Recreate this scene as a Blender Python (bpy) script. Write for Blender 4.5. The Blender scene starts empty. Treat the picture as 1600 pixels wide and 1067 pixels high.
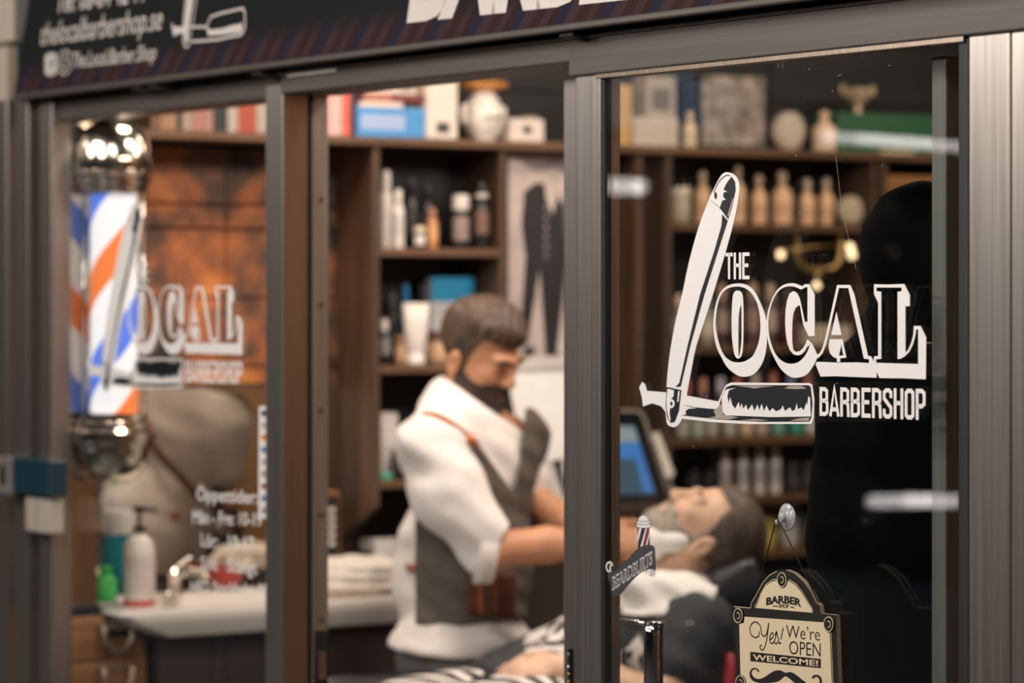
import bpy, math, random
import numpy as np
from mathutils import Vector, Matrix

# ------------------------------------------------------------------ camera, world, lights, exposure
random.seed(7)
FPX = 5000.0                                   # focal length in pixels of the 1600x1067 frame
TH = math.atan2(FPX, 3234.0)
SN, CS = math.sin(TH), math.cos(TH)
CAM = Vector((0.0, -3.07, 1.70))
FW = Vector((-SN, CS, 0)); RT = Vector((CS, SN, 0)); UP = Vector((0, 0, 1))
HOR = 465.0
scene = bpy.context.scene
COL = scene.collection

cd = bpy.data.cameras.new('camera'); cam = bpy.data.objects.new('camera', cd); COL.objects.link(cam)
cam.location = CAM; cam.rotation_euler = (math.pi/2, 0, TH)
cd.sensor_width = 36; cd.lens = FPX/1600*36
cd.shift_y = -(533.5-HOR)/1600
cd.clip_start = .05; cd.clip_end = 100
cd.dof.use_dof = True; cd.dof.focus_distance = 5.0; cd.dof.aperture_fstop = 2.9
scene.camera = cam

w = bpy.data.worlds.new('hall_ambience'); scene.world = w; w.use_nodes = True
w.node_tree.nodes['Background'].inputs[0].default_value = (.62, .80, 1.0, 1)
w.node_tree.nodes['Background'].inputs[1].default_value = .035

def area(name, loc, target, sx, sy, power, col):
    l = bpy.data.lights.new(name, 'AREA'); l.shape = 'RECTANGLE'; l.size = sx; l.size_y = sy
    l.energy = power; l.color = col
    o = bpy.data.objects.new(name, l); COL.objects.link(o); o.location = loc
    o.rotation_euler = (Vector(target)-Vector(loc)).to_track_quat('-Z', 'Y').to_euler()
    return o
WARM = (1, .80, .62); NEUT = (1, .87, .76); COOL = (1, .93, .86)
area('ceiling_lamp_barber', (-5.35, .75, 2.62), (-6.0, .85, 1.3), .5, .3, 19, NEUT)
area('ceiling_lamp_chair', (-5.0, 1.9, 2.62), (-5.7, 1.2, 1.0), .4, .4, 16, NEUT)
area('ceiling_lamp_shelf_near', (-6.2, 1.3, 2.62), (-6.9, 1.4, 1.5), .5, .2, 4, WARM)
area('ceiling_lamp_shelf_far', (-6.1, 2.7, 2.62), (-6.9, 2.6, 1.7), .7, .2, 7, WARM)
area('ceiling_lamp_sink', (-6.4, .30, 2.62), (-6.35, .75, 1.1), .30, .25, 12, WARM)
area('fill_light_right', (-2.6, 3.0, 2.62), (-1.6, 3.2, 1.2), .5, .5, 40, WARM)  # added unseen light, brightens the right wall for the mirror
area('hall_lamp_near', (-3.6, -1.5, 2.95), (-3.9, 0, 1.75), 1.5, .3, 31, COOL)
area('hall_lamp_far', (-6.0, -2.2, 2.95), (-5.8, 0, 1.8), 1.5, .3, 24, COOL)
area('hall_fill_end', (-8.7, -2.2, 2.95), (-7.6, 0, 1.8), 1.5, .3, 11, COOL)  # added unseen light for the sheen on the left frames
area('hall_fill_row_near', (-4.2, -4.6, 3.05), (-4.2, 0, 1.9), 1.5, .3, 48, COOL)  # added unseen light, reaches the headers below the awning
area('hall_fill_row_far', (-7.6, -4.6, 3.05), (-6.4, 0, 1.9), 1.5, .3, 42, COOL)  # second light added out of view to brighten the headers

vs = scene.view_settings
scene.display_settings.display_device = 'sRGB'
vs.view_transform = 'Standard'; vs.look = 'None'; vs.gamma = 1.0; vs.use_curve_mapping = False
vs.exposure = 0.0

# ------------------------------------------------------------------ picture geometry to places in the shop
def ray(px, py):
    return FW + RT*((px-800)/FPX) + UP*((HOR-py)/FPX)
def atZ(px, py, Z): return CAM + ray(px, py)*Z
def atY(px, py, Y=0.0):
    r = ray(px, py); return CAM + r*((Y-CAM.y)/r.y)
def atX(px, py, X):
    r = ray(px, py); return CAM + r*((X-CAM.x)/r.x)
def XY0(px, Y=0.0): return atY(px, HOR, Y).x

# ------------------------------------------------------------------ materials
MATS = {}
def nodes_of(name):
    m = bpy.data.materials.new(name); m.use_nodes = True
    nt = m.node_tree; return m, nt, nt.nodes['Principled BSDF']
def M(name, col, rough=.5, metal=0, var=.08, scale=14, bump=0, spec=.5, emit=None, es=0, coat=0, trans=0, sss=0):
    if name in MATS: return MATS[name]
    m, nt, b = nodes_of(name)
    tc = nt.nodes.new('ShaderNodeTexCoord')
    nz = nt.nodes.new('ShaderNodeTexNoise'); nz.inputs['Scale'].default_value = scale; nz.inputs['Detail'].default_value = 3
    nt.links.new(tc.outputs['Object'], nz.inputs['Vector'])
    rp = nt.nodes.new('ShaderNodeValToRGB')
    c = Vector(col[:3])
    lo = c*(1-var); hi = c*(1+var)
    rp.color_ramp.elements[0].color = (*lo, 1); rp.color_ramp.elements[0].position = .3
    rp.color_ramp.elements[1].color = (min(hi[0], 1), min(hi[1], 1), min(hi[2], 1), 1); rp.color_ramp.elements[1].position = .7
    nt.links.new(nz.outputs[0], rp.inputs[0]); nt.links.new(rp.outputs[0], b.inputs['Base Color'])
    b.inputs['Roughness'].default_value = rough; b.inputs['Metallic'].default_value = metal
    b.inputs['Specular IOR Level'].default_value = spec
    if coat: b.inputs['Coat Weight'].default_value = coat
    if trans: b.inputs['Transmission Weight'].default_value = trans
    if sss:
        b.inputs['Subsurface Weight'].default_value = sss; b.inputs['Subsurface Radius'].default_value = (.012, .004, .002); b.inputs['Subsurface Scale'].default_value = 1
    if emit: b.inputs['Emission Color'].default_value = (*emit, 1); b.inputs['Emission Strength'].default_value = es
    if bump:
        bp = nt.nodes.new('ShaderNodeBump'); bp.inputs['Strength'].default_value = bump; bp.inputs['Distance'].default_value = .004
        nt.links.new(nz.outputs[0], bp.inputs['Height']); nt.links.new(bp.outputs[0], b.inputs['Normal'])
    MATS[name] = m; return m
def streak(name, c0, c1, rough=.5, metal=0, sc=(30, 30, 1.5), bump=.15, det=6, pos=(.3, .7)):
    if name in MATS: return MATS[name]
    m, nt, b = nodes_of(name)
    tc = nt.nodes.new('ShaderNodeTexCoord'); mp = nt.nodes.new('ShaderNodeMapping')
    mp.inputs['Scale'].default_value = sc
    nz = nt.nodes.new('ShaderNodeTexNoise'); nz.inputs['Scale'].default_value = 1; nz.inputs['Detail'].default_value = det
    nt.links.new(tc.outputs['Object'], mp.inputs[0]); nt.links.new(mp.outputs[0], nz.inputs['Vector'])
    rp = nt.nodes.new('ShaderNodeValToRGB')
    rp.color_ramp.elements[0].color = (*c0, 1); rp.color_ramp.elements[0].position = pos[0]
    rp.color_ramp.elements[1].color = (*c1, 1); rp.color_ramp.elements[1].position = pos[1]
    nt.links.new(nz.outputs[0], rp.inputs[0]); nt.links.new(rp.outputs[0], b.inputs['Base Color'])
    b.inputs['Roughness'].default_value = rough; b.inputs['Metallic'].default_value = metal
    if bump:
        bp = nt.nodes.new('ShaderNodeBump'); bp.inputs['Strength'].default_value = bump; bp.inputs['Distance'].default_value = .002
        nt.links.new(nz.outputs[0], bp.inputs['Height']); nt.links.new(bp.outputs[0], b.inputs['Normal'])
    MATS[name] = m; return m

STEEL = streak('brushed_steel', (.37, .33, .30), (.54, .485, .44), .30, .88, (160, 160, 2.0), .05)
STEELH = streak('dimmed_steel_header', (.078, .066, .057), (.105, .089, .077), .5, .4, (2, 160, 160), .05)  # darker copy of the steel: the header's weaker reflection put into the colour
STEELB = streak('steel_reveal', (.30, .24, .19), (.42, .33, .26), .30, .9, (120, 120, 2), .04)  # brown tint paints the shop's reflection into the steel
DARKM = M('black_rubber', (.012, .014, .015), .6)
POLISHED = M('satin_chrome', (.88, .80, .70), .16, 1, .02)
CHROME = M('chrome', (.86, .82, .77), .06, 1, .02)
MIRROR = M('mirror_silver', (.80, .76, .70), .02, 1, .0)
WOODW = streak('shelf_wood', (.060, .030, .016), (.18, .092, .048), .55, 0, (18, 2.0, 30), .25)
WOODV = streak('shelf_wood_upright', (.040, .022, .013), (.125, .070, .040), .55, 0, (18, 18, 1.6), .25)
WOODD = streak('dark_plank', (.018, .013, .010), (.050, .032, .022), .6, 0, (20, 1.2, 24), .25)
WOODC = streak('cabinet_wood', (.20, .085, .030), (.38, .19, .075), .5, 0, (14, 2, 25), .2)
BLACK = M('matte_black', (.010, .011, .012), .55)
BLACKG = M('glossy_black', (.010, .010, .011), .25)
WHITE = M('white_plastic', (.78, .74, .70), .4, 0, .03)
CREAM = M('cream_paper', (.74, .60, .42), .6, 0, .06)
VINYL = M('white_vinyl', (.86, .82, .80), .55, 0, .02)
VBLACK = M('black_vinyl', (.010, .012, .015), .4, 0, .02)
VTAN = M('tan_vinyl', (.38, .32, .27), .5, 0, .05)

# rust-toned wall board: warm lamp glow painted into its orange and charcoal blotches
def rust_glow_mat():
    m, nt, b = nodes_of('rust_glow_plank')
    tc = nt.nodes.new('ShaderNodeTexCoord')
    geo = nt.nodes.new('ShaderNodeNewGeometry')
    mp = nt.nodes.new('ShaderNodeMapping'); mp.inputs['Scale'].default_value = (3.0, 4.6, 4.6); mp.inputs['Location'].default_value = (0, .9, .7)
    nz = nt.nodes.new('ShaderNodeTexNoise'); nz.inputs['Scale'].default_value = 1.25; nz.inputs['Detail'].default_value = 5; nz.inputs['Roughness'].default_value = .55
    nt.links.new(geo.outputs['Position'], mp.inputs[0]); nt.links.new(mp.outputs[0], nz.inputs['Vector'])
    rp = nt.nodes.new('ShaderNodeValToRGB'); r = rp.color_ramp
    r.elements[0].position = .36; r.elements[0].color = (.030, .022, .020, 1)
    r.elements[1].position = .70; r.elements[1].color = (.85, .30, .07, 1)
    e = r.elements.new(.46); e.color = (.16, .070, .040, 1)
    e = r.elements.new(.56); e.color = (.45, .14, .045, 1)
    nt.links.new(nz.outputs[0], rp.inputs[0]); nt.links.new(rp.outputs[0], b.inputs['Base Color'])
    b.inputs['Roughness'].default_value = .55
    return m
RUST_GLOW = rust_glow_mat()

def glass_mat(name, tint=(1, 1, 1), ior=1.45):
    m = bpy.data.materials.new(name); m.use_nodes = True; nt = m.node_tree
    for n in list(nt.nodes): nt.nodes.remove(n)
    out = nt.nodes.new('ShaderNodeOutputMaterial'); mx = nt.nodes.new('ShaderNodeMixShader')
    fr = nt.nodes.new('ShaderNodeFresnel'); gm = nt.nodes.new('ShaderNodeNewGeometry'); mr = nt.nodes.new('ShaderNodeMapRange')
    mr.inputs[3].default_value = ior; mr.inputs[4].default_value = 1/ior        # same reflectance on both faces of the thin pane
    nt.links.new(gm.outputs['Backfacing'], mr.inputs[0]); nt.links.new(mr.outputs[0], fr.inputs['IOR'])
    tr = nt.nodes.new('ShaderNodeBsdfTransparent'); tr.inputs[0].default_value = (*tint, 1)
    gl = nt.nodes.new('ShaderNodeBsdfGlossy'); gl.inputs['Roughness'].default_value = .01
    nt.links.new(fr.outputs[0], mx.inputs[0]); nt.links.new(tr.outputs[0], mx.inputs[1]); nt.links.new(gl.outputs[0], mx.inputs[2])
    nt.links.new(mx.outputs[0], out.inputs[0]); return m
GLASS = glass_mat('window_glass', (.985, .99, .985))
CLEAR = glass_mat('clear_plastic', (.93, .94, .93), 1.5)

# ------------------------------------------------------------------ object helpers
def thing(name, label, cat, loc=(0, 0, 0), rz=0, group=None, kind=None):
    o = bpy.data.objects.new(name, None); COL.objects.link(o); o.empty_display_size = .05
    o.location = loc; o.rotation_euler = (0, 0, rz)
    if kind: o['kind'] = kind
    else:
        o['label'] = label; o['category'] = cat
        if group: o['group'] = group
    o['_m'] = 0
    del o['_m']
    return o
def mtx(o):
    return Matrix.Translation(o.location) @ o.rotation_euler.to_matrix().to_4x4()
def wm(o):
    m = mtx(o)
    while o.parent: o = o.parent; m = mtx(o) @ m
    return m
def mesh(name, verts, faces, mat, parent=None, smooth=False, local=False, bevel=0, mats=None):
    """verts in world coordinates (or in the parent's frame with local=True); origin at the base centre when top-level"""
    V = np.asarray(verts, dtype=np.float64).reshape(-1, 3)
    loc = np.zeros(3)
    if parent is None:
        loc = np.array([(V[:, 0].min()+V[:, 0].max())/2, (V[:, 1].min()+V[:, 1].max())/2, V[:, 2].min()])
        V = V-loc
    elif not local:
        inv = np.array(wm(parent).inverted())
        V = V @ inv[:3, :3].T + inv[:3, 3]
    me = bpy.data.meshes.new(name)
    if isinstance(faces, np.ndarray) and faces.ndim == 2:
        n, k = faces.shape
        me.vertices.add(len(V)); me.vertices.foreach_set('co', V.astype(np.float32).ravel())
        me.loops.add(n*k); me.loops.foreach_set('vertex_index', faces.astype(np.int32).ravel())
        me.polygons.add(n); me.polygons.foreach_set('loop_start', (np.arange(n)*k).astype(np.int32))
        me.update(calc_edges=True); me.validate()
    else:
        me.from_pydata([tuple(v) for v in V], [], [tuple(f) for f in faces]); me.update()
    me.polygons.foreach_set('use_smooth', np.full(len(me.polygons), bool(smooth)))
    me.materials.append(mat)
    for x in (mats or []): me.materials.append(x)
    o = bpy.data.objects.new(name, me); COL.objects.link(o)
    if parent is None: o.location = loc
    else: o.parent = parent
    if bevel:
        bv = o.modifiers.new('bevel', 'BEVEL'); bv.width = bevel; bv.segments = 2; bv.limit_method = 'ANGLE'
    return o
def tag(o, label, cat, group=None):
    o['label'] = label; o['category'] = cat
    if group: o['group'] = group
    return o
def struct(o): o['kind'] = 'structure'; return o
BF = [(0, 3, 2, 1), (4, 5, 6, 7), (0, 1, 5, 4), (1, 2, 6, 5), (2, 3, 7, 6), (3, 0, 4, 7)]
def boxv(x0, x1, y0, y1, z0, z1):
    return [(x0, y0, z0), (x1, y0, z0), (x1, y1, z0), (x0, y1, z0), (x0, y0, z1), (x1, y0, z1), (x1, y1, z1), (x0, y1, z1)]
def box(name, x0, x1, y0, y1, z0, z1, mat, parent=None, bevel=.002, local=False):
    x0, x1 = sorted((x0, x1)); y0, y1 = sorted((y0, y1)); z0, z1 = sorted((z0, z1))
    return mesh(name, boxv(x0, x1, y0, y1, z0, z1), BF, mat, parent, bevel=bevel, local=local)
def lathe_data(prof, n=24, axis_at=(0, 0, 0)):
    """prof: (radius, height) list, closed at both ends"""
    V, Fc = [], []
    for (r, z) in prof:
        for i in range(n):
            a = 2*math.pi*i/n; V.append((axis_at[0]+r*math.cos(a), axis_at[1]+r*math.sin(a), axis_at[2]+z))
    for k in range(len(prof)-1):
        for i in range(n):
            j = (i+1) % n; Fc.append((k*n+i, k*n+j, (k+1)*n+j, (k+1)*n+i))
    Fc.append(tuple(range(n-1, -1, -1))); Fc.append(tuple((len(prof)-1)*n+i for i in range(n)))
    return V, Fc
def lathe(name, prof, base, mat, parent=None, n=24):
    V, Fc = lathe_data(prof, n, base)
    o = mesh(name, V, Fc, mat, parent, smooth=True)
    es = o.modifiers.new('edge', 'EDGE_SPLIT'); es.split_angle = math.radians(38)
    return o
def tube(name, pts, rad, mat, parent=None, n=10, local=False, flat=None):
    """round tube through pts; rad a number or one per point; flat=(normal, ratio) squashes it"""
    P = [Vector(p) for p in pts]; R = rad if isinstance(rad, (list, tuple)) else [rad]*len(P)
    V, Fc = [], []
    up = None
    for i, p in enumerate(P):
        t = (P[min(i+1, len(P)-1)]-P[max(i-1, 0)]).normalized()
        if flat is not None: a = (Vector(flat[0])-t*t.dot(Vector(flat[0]))).normalized()
        else:
            if up is None: up = Vector((0, 0, 1)) if abs(t.z) < .9 else Vector((1, 0, 0))
            a = (up-t*up.dot(t)).normalized(); up = a
        b = t.cross(a)
        for k in range(n):
            th = 2*math.pi*k/n
            V.append(p + a*(math.cos(th)*R[i]*(flat[1] if flat else 1)) + b*(math.sin(th)*R[i]))
    for i in range(len(P)-1):
        for k in range(n):
            j = (k+1) % n; Fc.append((i*n+k, i*n+j, (i+1)*n+j, (i+1)*n+k))
    Fc.append(tuple(range(n-1, -1, -1))); Fc.append(tuple((len(P)-1)*n+k for k in range(n)))
    return mesh(name, [tuple(v) for v in V], Fc, mat, parent, smooth=True, local=local)
def catmull(pts, sub=4, closed=False):
    P = [np.array(p, float) for p in pts]; n = len(P); out = []
    rng = range(n) if closed else range(n-1)
    for i in rng:
        p0 = P[(i-1) % n] if closed or i > 0 else P[0]; p1 = P[i]; p2 = P[(i+1) % n]
        p3 = P[(i+2) % n] if closed or i+2 < n else P[-1]
        for s in range(sub):
            t = s/sub
            out.append(.5*((2*p1)+(-p0+p2)*t+(2*p0-5*p1+4*p2-p3)*t*t+(-p0+3*p1-3*p2+p3)*t**3))
    if not closed: out.append(P[-1])
    return [tuple(o) for o in out]
def curve_to_data(cu):
    o = bpy.data.objects.new('tmp', cu); COL.objects.link(o)
    dg = bpy.context.evaluated_depsgraph_get(); dg.update()
    me = bpy.data.meshes.new_from_object(o.evaluated_get(dg))
    V = np.array([v.co[:] for v in me.vertices], dtype=float).reshape(-1, 3); Fc = [tuple(p.vertices) for p in me.polygons]
    bpy.data.objects.remove(o); bpy.data.curves.remove(cu); bpy.data.meshes.remove(me)
    return V, Fc
def fill_data(loops, thick):
    """flat outline shape with holes; loops of (a, b) in metres -> verts (a, b, c), c in +-thick"""
    cu = bpy.data.curves.new('shape', 'CURVE'); cu.dimensions = '2D'; cu.fill_mode = 'BOTH'; cu.extrude = thick
    for lp in loops:
        sp = cu.splines.new('POLY'); sp.points.add(len(lp)-1)
        for q, p in zip(sp.points, lp): q.co = (p[0], p[1], 0, 1)
        sp.use_cyclic_u = True
    return curve_to_data(cu)
class Plane:
    """flat support for print: origin, unit a, unit b, and n = outward normal"""
    def __init__(s, o, a, b): s.o = Vector(o); s.a = Vector(a).normalized(); s.b = Vector(b).normalized(); s.n = s.a.cross(s.b).normalized()
    def px(s, x, y):
        r = ray(x, y); t = (s.o-CAM).dot(s.n)/r.dot(s.n); p = CAM+r*t-s.o
        M2 = np.array([[s.a.dot(s.a), s.a.dot(s.b)], [s.a.dot(s.b), s.b.dot(s.b)]])
        return tuple(np.linalg.solve(M2, np.array([p.dot(s.a), p.dot(s.b)])))
    def w(s, a, b, c=0): return s.o+s.a*a+s.b*b+s.n*c
def plane_shape(name, pl, loops_px, mat, parent, off=.0, thick=.0003, smooth=0, conv=None):
    L = []
    for lp in loops_px:
        if conv: lp = [conv(*p) for p in lp]
        if smooth: lp = catmull(lp, smooth, True)
        L.append([pl.px(*p) for p in lp])
    return ab_shape(name, pl, L, mat, parent, off, thick)
def ab_shape(name, pl, L, mat, parent, off=0, thick=.0003):
    V, Fc = fill_data(L, thick)
    return mesh(name, [tuple(pl.w(v[0], v[1], v[2]+off)) for v in V], Fc, mat, parent)
def text(name, pl, body, p0, p1, cap, mat, parent, off=.0, bold=0.0, thick=.0003, conv=None, arch=0, shear=0):
    """lettering whose baseline runs from picture point p0 to p1, capital height cap in picture pixels at p0"""
    if conv: 
        pa = conv(*p0); pb = conv(*p1); pc = conv(p0[0], p0[1]-cap)
    else: pa = p0; pb = p1; pc = (p0[0], p0[1]-cap)
    A = Vector(pl.px(*pa)); B = Vector(pl.px(*pb)); H = (Vector(pl.px(*pc))-A).length
    cu = bpy.data.curves.new('lettering', 'FONT'); cu.body = body; cu.offset = bold; cu.fill_mode = 'BOTH'; cu.resolution_u = 3; cu.shear = shear
    V, Fc = curve_to_data(cu)
    x0, x1 = V[:, 0].min(), V[:, 0].max(); wd = x1-x0
    d = (B-A); out = []
    for v in V:
        t = (v[0]-x0)/wd
        q = A+d*t+Vector((0, 1))*(v[1]/.70*H + arch*H*(1-(2*t-1)**2))
        out.append(tuple(pl.w(q[0], q[1], off)))
    return mesh(name, out, Fc, mat, parent)
def ribbon_ab(polys, width):
    """stroke outlines -> (verts2d, faces)"""
    V, Fc = [], []
    for pts in polys:
        P = [np.array(p, float) for p in pts]; n = len(P); b0 = len(V)
        closed = np.linalg.norm(P[0]-P[-1]) < 1e-9 and n > 2
        for i in range(n):
            if closed: a = P[i]-P[(i-1) % (n-1) if i > 0 else n-2]; c = P[(i+1) % n if i < n-1 else 1]-P[i]
            else: a = P[i]-P[max(i-1, 0)] if i > 0 else P[1]-P[0]; c = P[i+1]-P[i] if i < n-1 else a
            ta = a/max(np.linalg.norm(a), 1e-9); tc = c/max(np.linalg.norm(c), 1e-9)
            t = ta+tc; ln = np.linalg.norm(t)
            t = t/ln if ln > 1e-6 else ta
            nr = np.array([-t[1], t[0]]); cosh = max(.45, abs(np.dot(nr, np.array([-ta[1], ta[0]]))))
            V.append(P[i]+nr*width/2/cosh); V.append(P[i]-nr*width/2/cosh)
        for i in range(n-1): Fc.append((b0+2*i, b0+2*i+1, b0+2*i+3, b0+2*i+2))
    return V, Fc
def stroke(name, pl, polys_px, width, mat, parent, off=0, conv=None, sub=0):
    Ps = []
    for lp in polys_px:
        if conv: lp = [conv(*p) for p in lp]
        if sub: lp = catmull(lp, sub)
        Ps.append([pl.px(*p) for p in lp])
    V, Fc = ribbon_ab(Ps, width)
    return mesh(name, [tuple(pl.w(v[0], v[1], off)) for v in V], Fc, mat, parent)
# condensed block letters as single strokes in a unit cell
GLY = {
 'T': [[(0, .93), (1, .93)], [(.5, 1), (.5, 0)]],
 'H': [[(.14, 0), (.14, 1)], [(.86, 0), (.86, 1)], [(.14, .52), (.86, .52)]],
 'E': [[(1, .93), (.16, .93), (.16, .07), (1, .07)], [(.16, .52), (.85, .52)]],
 'B': [[(.14, .5), (.14, .93), (.6, .93), (.82, .86), (.82, .6), (.6, .53), (.14, .53)], [(.6, .53), (.86, .46), (.86, .14), (.62, .07), (.14, .07), (.14, .55)]],
 'A': [[(.05, 0), (.5, .98), (.95, 0)], [(.25, .24), (.75, .24)]],
 'R': [[(.14, 0), (.14, .93), (.6, .93), (.84, .86), (.84, .58), (.6, .5), (.14, .5)], [(.6, .5), (.84, .42), (.9, 0)]],
 'S': [[(.86, .68), (.86, .86), (.66, .93), (.34, .93), (.14, .86), (.14, .66), (.86, .36), (.86, .14), (.66, .07), (.34, .07), (.14, .14), (.14, .32)]],
 'O': [[(.14, .5), (.14, .86), (.34, .93), (.66, .93), (.86, .86), (.86, .14), (.66, .07), (.34, .07), (.14, .14), (.14, .5)]],
 'P': [[(.14, 0), (.14, .93), (.62, .93), (.86, .86), (.86, .52), (.62, .44), (.14, .44)]],
}
def block_word(name, pl, word, p0, p1, cap0, cap1, wfrac, gap, mat, parent, off):
    A = Vector(pl.px(*p0)); B = Vector(pl.px(*p1))
    H0 = (Vector(pl.px(p0[0], p0[1]-cap0))-A).length; H1 = (Vector(pl.px(p1[0], p1[1]-cap1))-B).length
    n = len(word); cw = 1/(n+gap*(n-1)); polys = []
    for i, ch in enumerate(word):
        t0 = i*cw*(1+gap)
        for pp in GLY[ch]:
            q = []
            for (x, y) in pp:
                t = t0+x*cw; g = A+(B-A)*t+Vector((0, 1))*(y*(H0+(H1-H0)*t)); q.append((g[0], g[1]))
            polys.append(q)
    V, Fc = ribbon_ab(polys, (B-A).length*cw*wfrac)
    return mesh(name, [tuple(pl.w(v[0], v[1], off)) for v in V], Fc, mat, parent)
def copy_tree(o, dloc=(0, 0, 0), parent=None):
    c = o.copy(); COL.objects.link(c)
    if parent is None: c.location = Vector(o.location)+Vector(dloc)
    else: c.parent = parent
    for ch in list(o.children): copy_tree(ch, parent=c)
    return c

# ------------------------------------------------------------------ smooth bodies: distance fields turned into one continuous mesh
class Field:
    def __init__(s, lo, hi, res):
        s.lo = np.array(lo, float); s.res = res
        s.n = np.maximum(4, np.ceil((np.array(hi, float)-s.lo)/res).astype(int)+1)
        s.ax = [(s.lo[i]+res*np.arange(s.n[i])).astype(np.float32) for i in range(3)]
        s.d = np.full(tuple(s.n), .2, dtype=np.float32)
    def sl(s, a, b):
        i0 = np.clip(np.floor((np.array(a)-s.lo)/s.res).astype(int), 0, s.n); i1 = np.clip(np.ceil((np.array(b)-s.lo)/s.res).astype(int)+1, 0, s.n)
        return tuple(slice(int(i0[k]), int(i1[k])) for k in range(3))
    def pts(s, sl):
        return s.ax[0][sl[0]][:, None, None], s.ax[1][sl[1]][None, :, None], s.ax[2][sl[2]][None, None, :]
    def put(s, sl, v, k):
        d = s.d[sl]
        if k <= 0: s.d[sl] = np.minimum(d, v); return
        h = np.clip(.5+.5*(d-v)/k, 0, 1); s.d[sl] = d*(1-h)+v*h-k*h*(1-h)
    def cut(s, sl, v, k):
        d = s.d[sl]; v = -v
        if k <= 0: s.d[sl] = np.maximum(d, v); return
        h = np.clip(.5-.5*(d-v)/k, 0, 1); s.d[sl] = d*(1-h)+v*h+k*h*(1-h)
    def ell(s, c, r, rot=None, k=.02, sub=False):
        c = np.array(c, float); r = np.array(r, float); R = np.eye(3) if rot is None else np.array(rot, float)
        e = np.sqrt(((R*r[None, :])**2).sum(1)) + .05+k
        sl = s.sl(c-e, c+e); x, y, z = s.pts(sl)
        if x.size == 0 or y.size == 0 or z.size == 0: return
        x = x-c[0]; y = y-c[1]; z = z-c[2]
        q = [(x*R[0, i]+y*R[1, i]+z*R[2, i]).astype(np.float32) for i in range(3)]
        k0 = np.sqrt((q[0]/r[0])**2+(q[1]/r[1])**2+(q[2]/r[2])**2)+1e-6
        k1 = np.sqrt((q[0]/r[0]**2)**2+(q[1]/r[1]**2)**2+(q[2]/r[2]**2)**2)+1e-6
        v = k0*(k0-1)/k1
        s.cut(sl, v, k) if sub else s.put(sl, v, k)
    def cap(s, a, b, ra, rb, k=.02, sub=False):
        a = np.array(a, float); b = np.array(b, float); m = max(ra, rb)+.05+k
        sl = s.sl(np.minimum(a, b)-m, np.maximum(a, b)+m); x, y, z = s.pts(sl)
        if x.size == 0 or y.size == 0 or z.size == 0: return
        ab = b-a; L = (ab**2).sum()+1e-9
        t = np.clip(((x-a[0])*ab[0]+(y-a[1])*ab[1]+(z-a[2])*ab[2])/L, 0, 1)
        v = np.sqrt((x-a[0]-t*ab[0])**2+(y-a[1]-t*ab[1])**2+(z-a[2]-t*ab[2])**2)-(ra+(rb-ra)*t)
        s.cut(sl, v.astype(np.float32), k) if sub else s.put(sl, v.astype(np.float32), k)
    def chain(s, pts, rads, k=.02):
        for i in range(len(pts)-1): s.cap(pts[i], pts[i+1], rads[i], rads[i+1], k)
    def half(s, p, n, k=0):
        """keep only the side of the plane through p where (x-p).n < 0"""
        n = np.array(n, float); n /= np.linalg.norm(n)
        x, y, z = s.pts((slice(None),)*3)
        v = (x-p[0])*n[0]+(y-p[1])*n[1]+(z-p[2])*n[2]
        s.d = np.maximum(s.d, v.astype(np.float32))
    def ripple(s, amp, fn):
        x, y, z = s.pts((slice(None),)*3); s.d = (s.d + amp*fn(x, y, z)).astype(np.float32)
    def surf(s):
        d = s.d; n = d.shape
        d[0] = np.maximum(d[0], .01); d[-1] = np.maximum(d[-1], .01); d[:, 0] = np.maximum(d[:, 0], .01); d[:, -1] = np.maximum(d[:, -1], .01)
        d[:, :, 0] = np.maximum(d[:, :, 0], .01); d[:, :, -1] = np.maximum(d[:, :, -1], .01)
        neg = d < 0
        cnt = np.zeros((n[0]-1, n[1]-1, n[2]-1), np.int8)
        for i in (0, 1):
            for j in (0, 1):
                for k in (0, 1): cnt += neg[i:n[0]-1+i, j:n[1]-1+j, k:n[2]-1+k]
        act = (cnt > 0) & (cnt < 8)
        I = np.argwhere(act); idx = np.full(act.shape, -1, np.int64); idx[act] = np.arange(len(I))
        acc = np.zeros((len(I), 3)); num = np.zeros(len(I))
        C = [(i, j, k) for i in (0, 1) for j in (0, 1) for k in (0, 1)]
        for a in C:
            for ax in range(3):
                if a[ax]: continue
                b = list(a); b[ax] = 1
                va = d[I[:, 0]+a[0], I[:, 1]+a[1], I[:, 2]+a[2]]; vb = d[I[:, 0]+b[0], I[:, 1]+b[1], I[:, 2]+b[2]]
                m = (va < 0) != (vb < 0)
                t = np.where(m, va/np.where(np.abs(va-vb) < 1e-9, 1e-9, va-vb), 0)
                p = np.array(a, float)[None, :].repeat(len(I), 0); p[:, ax] += t
                acc += p*m[:, None]; num += m
        V = (I+acc/np.maximum(num, 1)[:, None])*s.res+s.lo
        Q = []
        for ax in range(3):
            sh = [slice(None)]*3; sh2 = [slice(None)]*3; sh[ax] = slice(0, -1); sh2[ax] = slice(1, None)
            A = neg[tuple(sh)]; B = neg[tuple(sh2)]
            E = np.argwhere(A != B); u, v = (ax+1) % 3, (ax+2) % 3
            E = E[(E[:, u] > 0) & (E[:, v] > 0) & (E[:, u] < n[u]-1) & (E[:, v] < n[v]-1)]
            fl = A[E[:, 0], E[:, 1], E[:, 2]]
            def cell(du, dv):
                c = E.copy(); c[:, u] -= du; c[:, v] -= dv; return idx[c[:, 0], c[:, 1], c[:, 2]]
            q = np.stack([cell(1, 1), cell(0, 1), cell(0, 0), cell(1, 0)], 1)
            q = np.where(fl[:, None], q, q[:, ::-1]); Q.append(q)
        Q = np.concatenate(Q); Q = Q[(Q >= 0).all(1)]
        return V, Q
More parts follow.
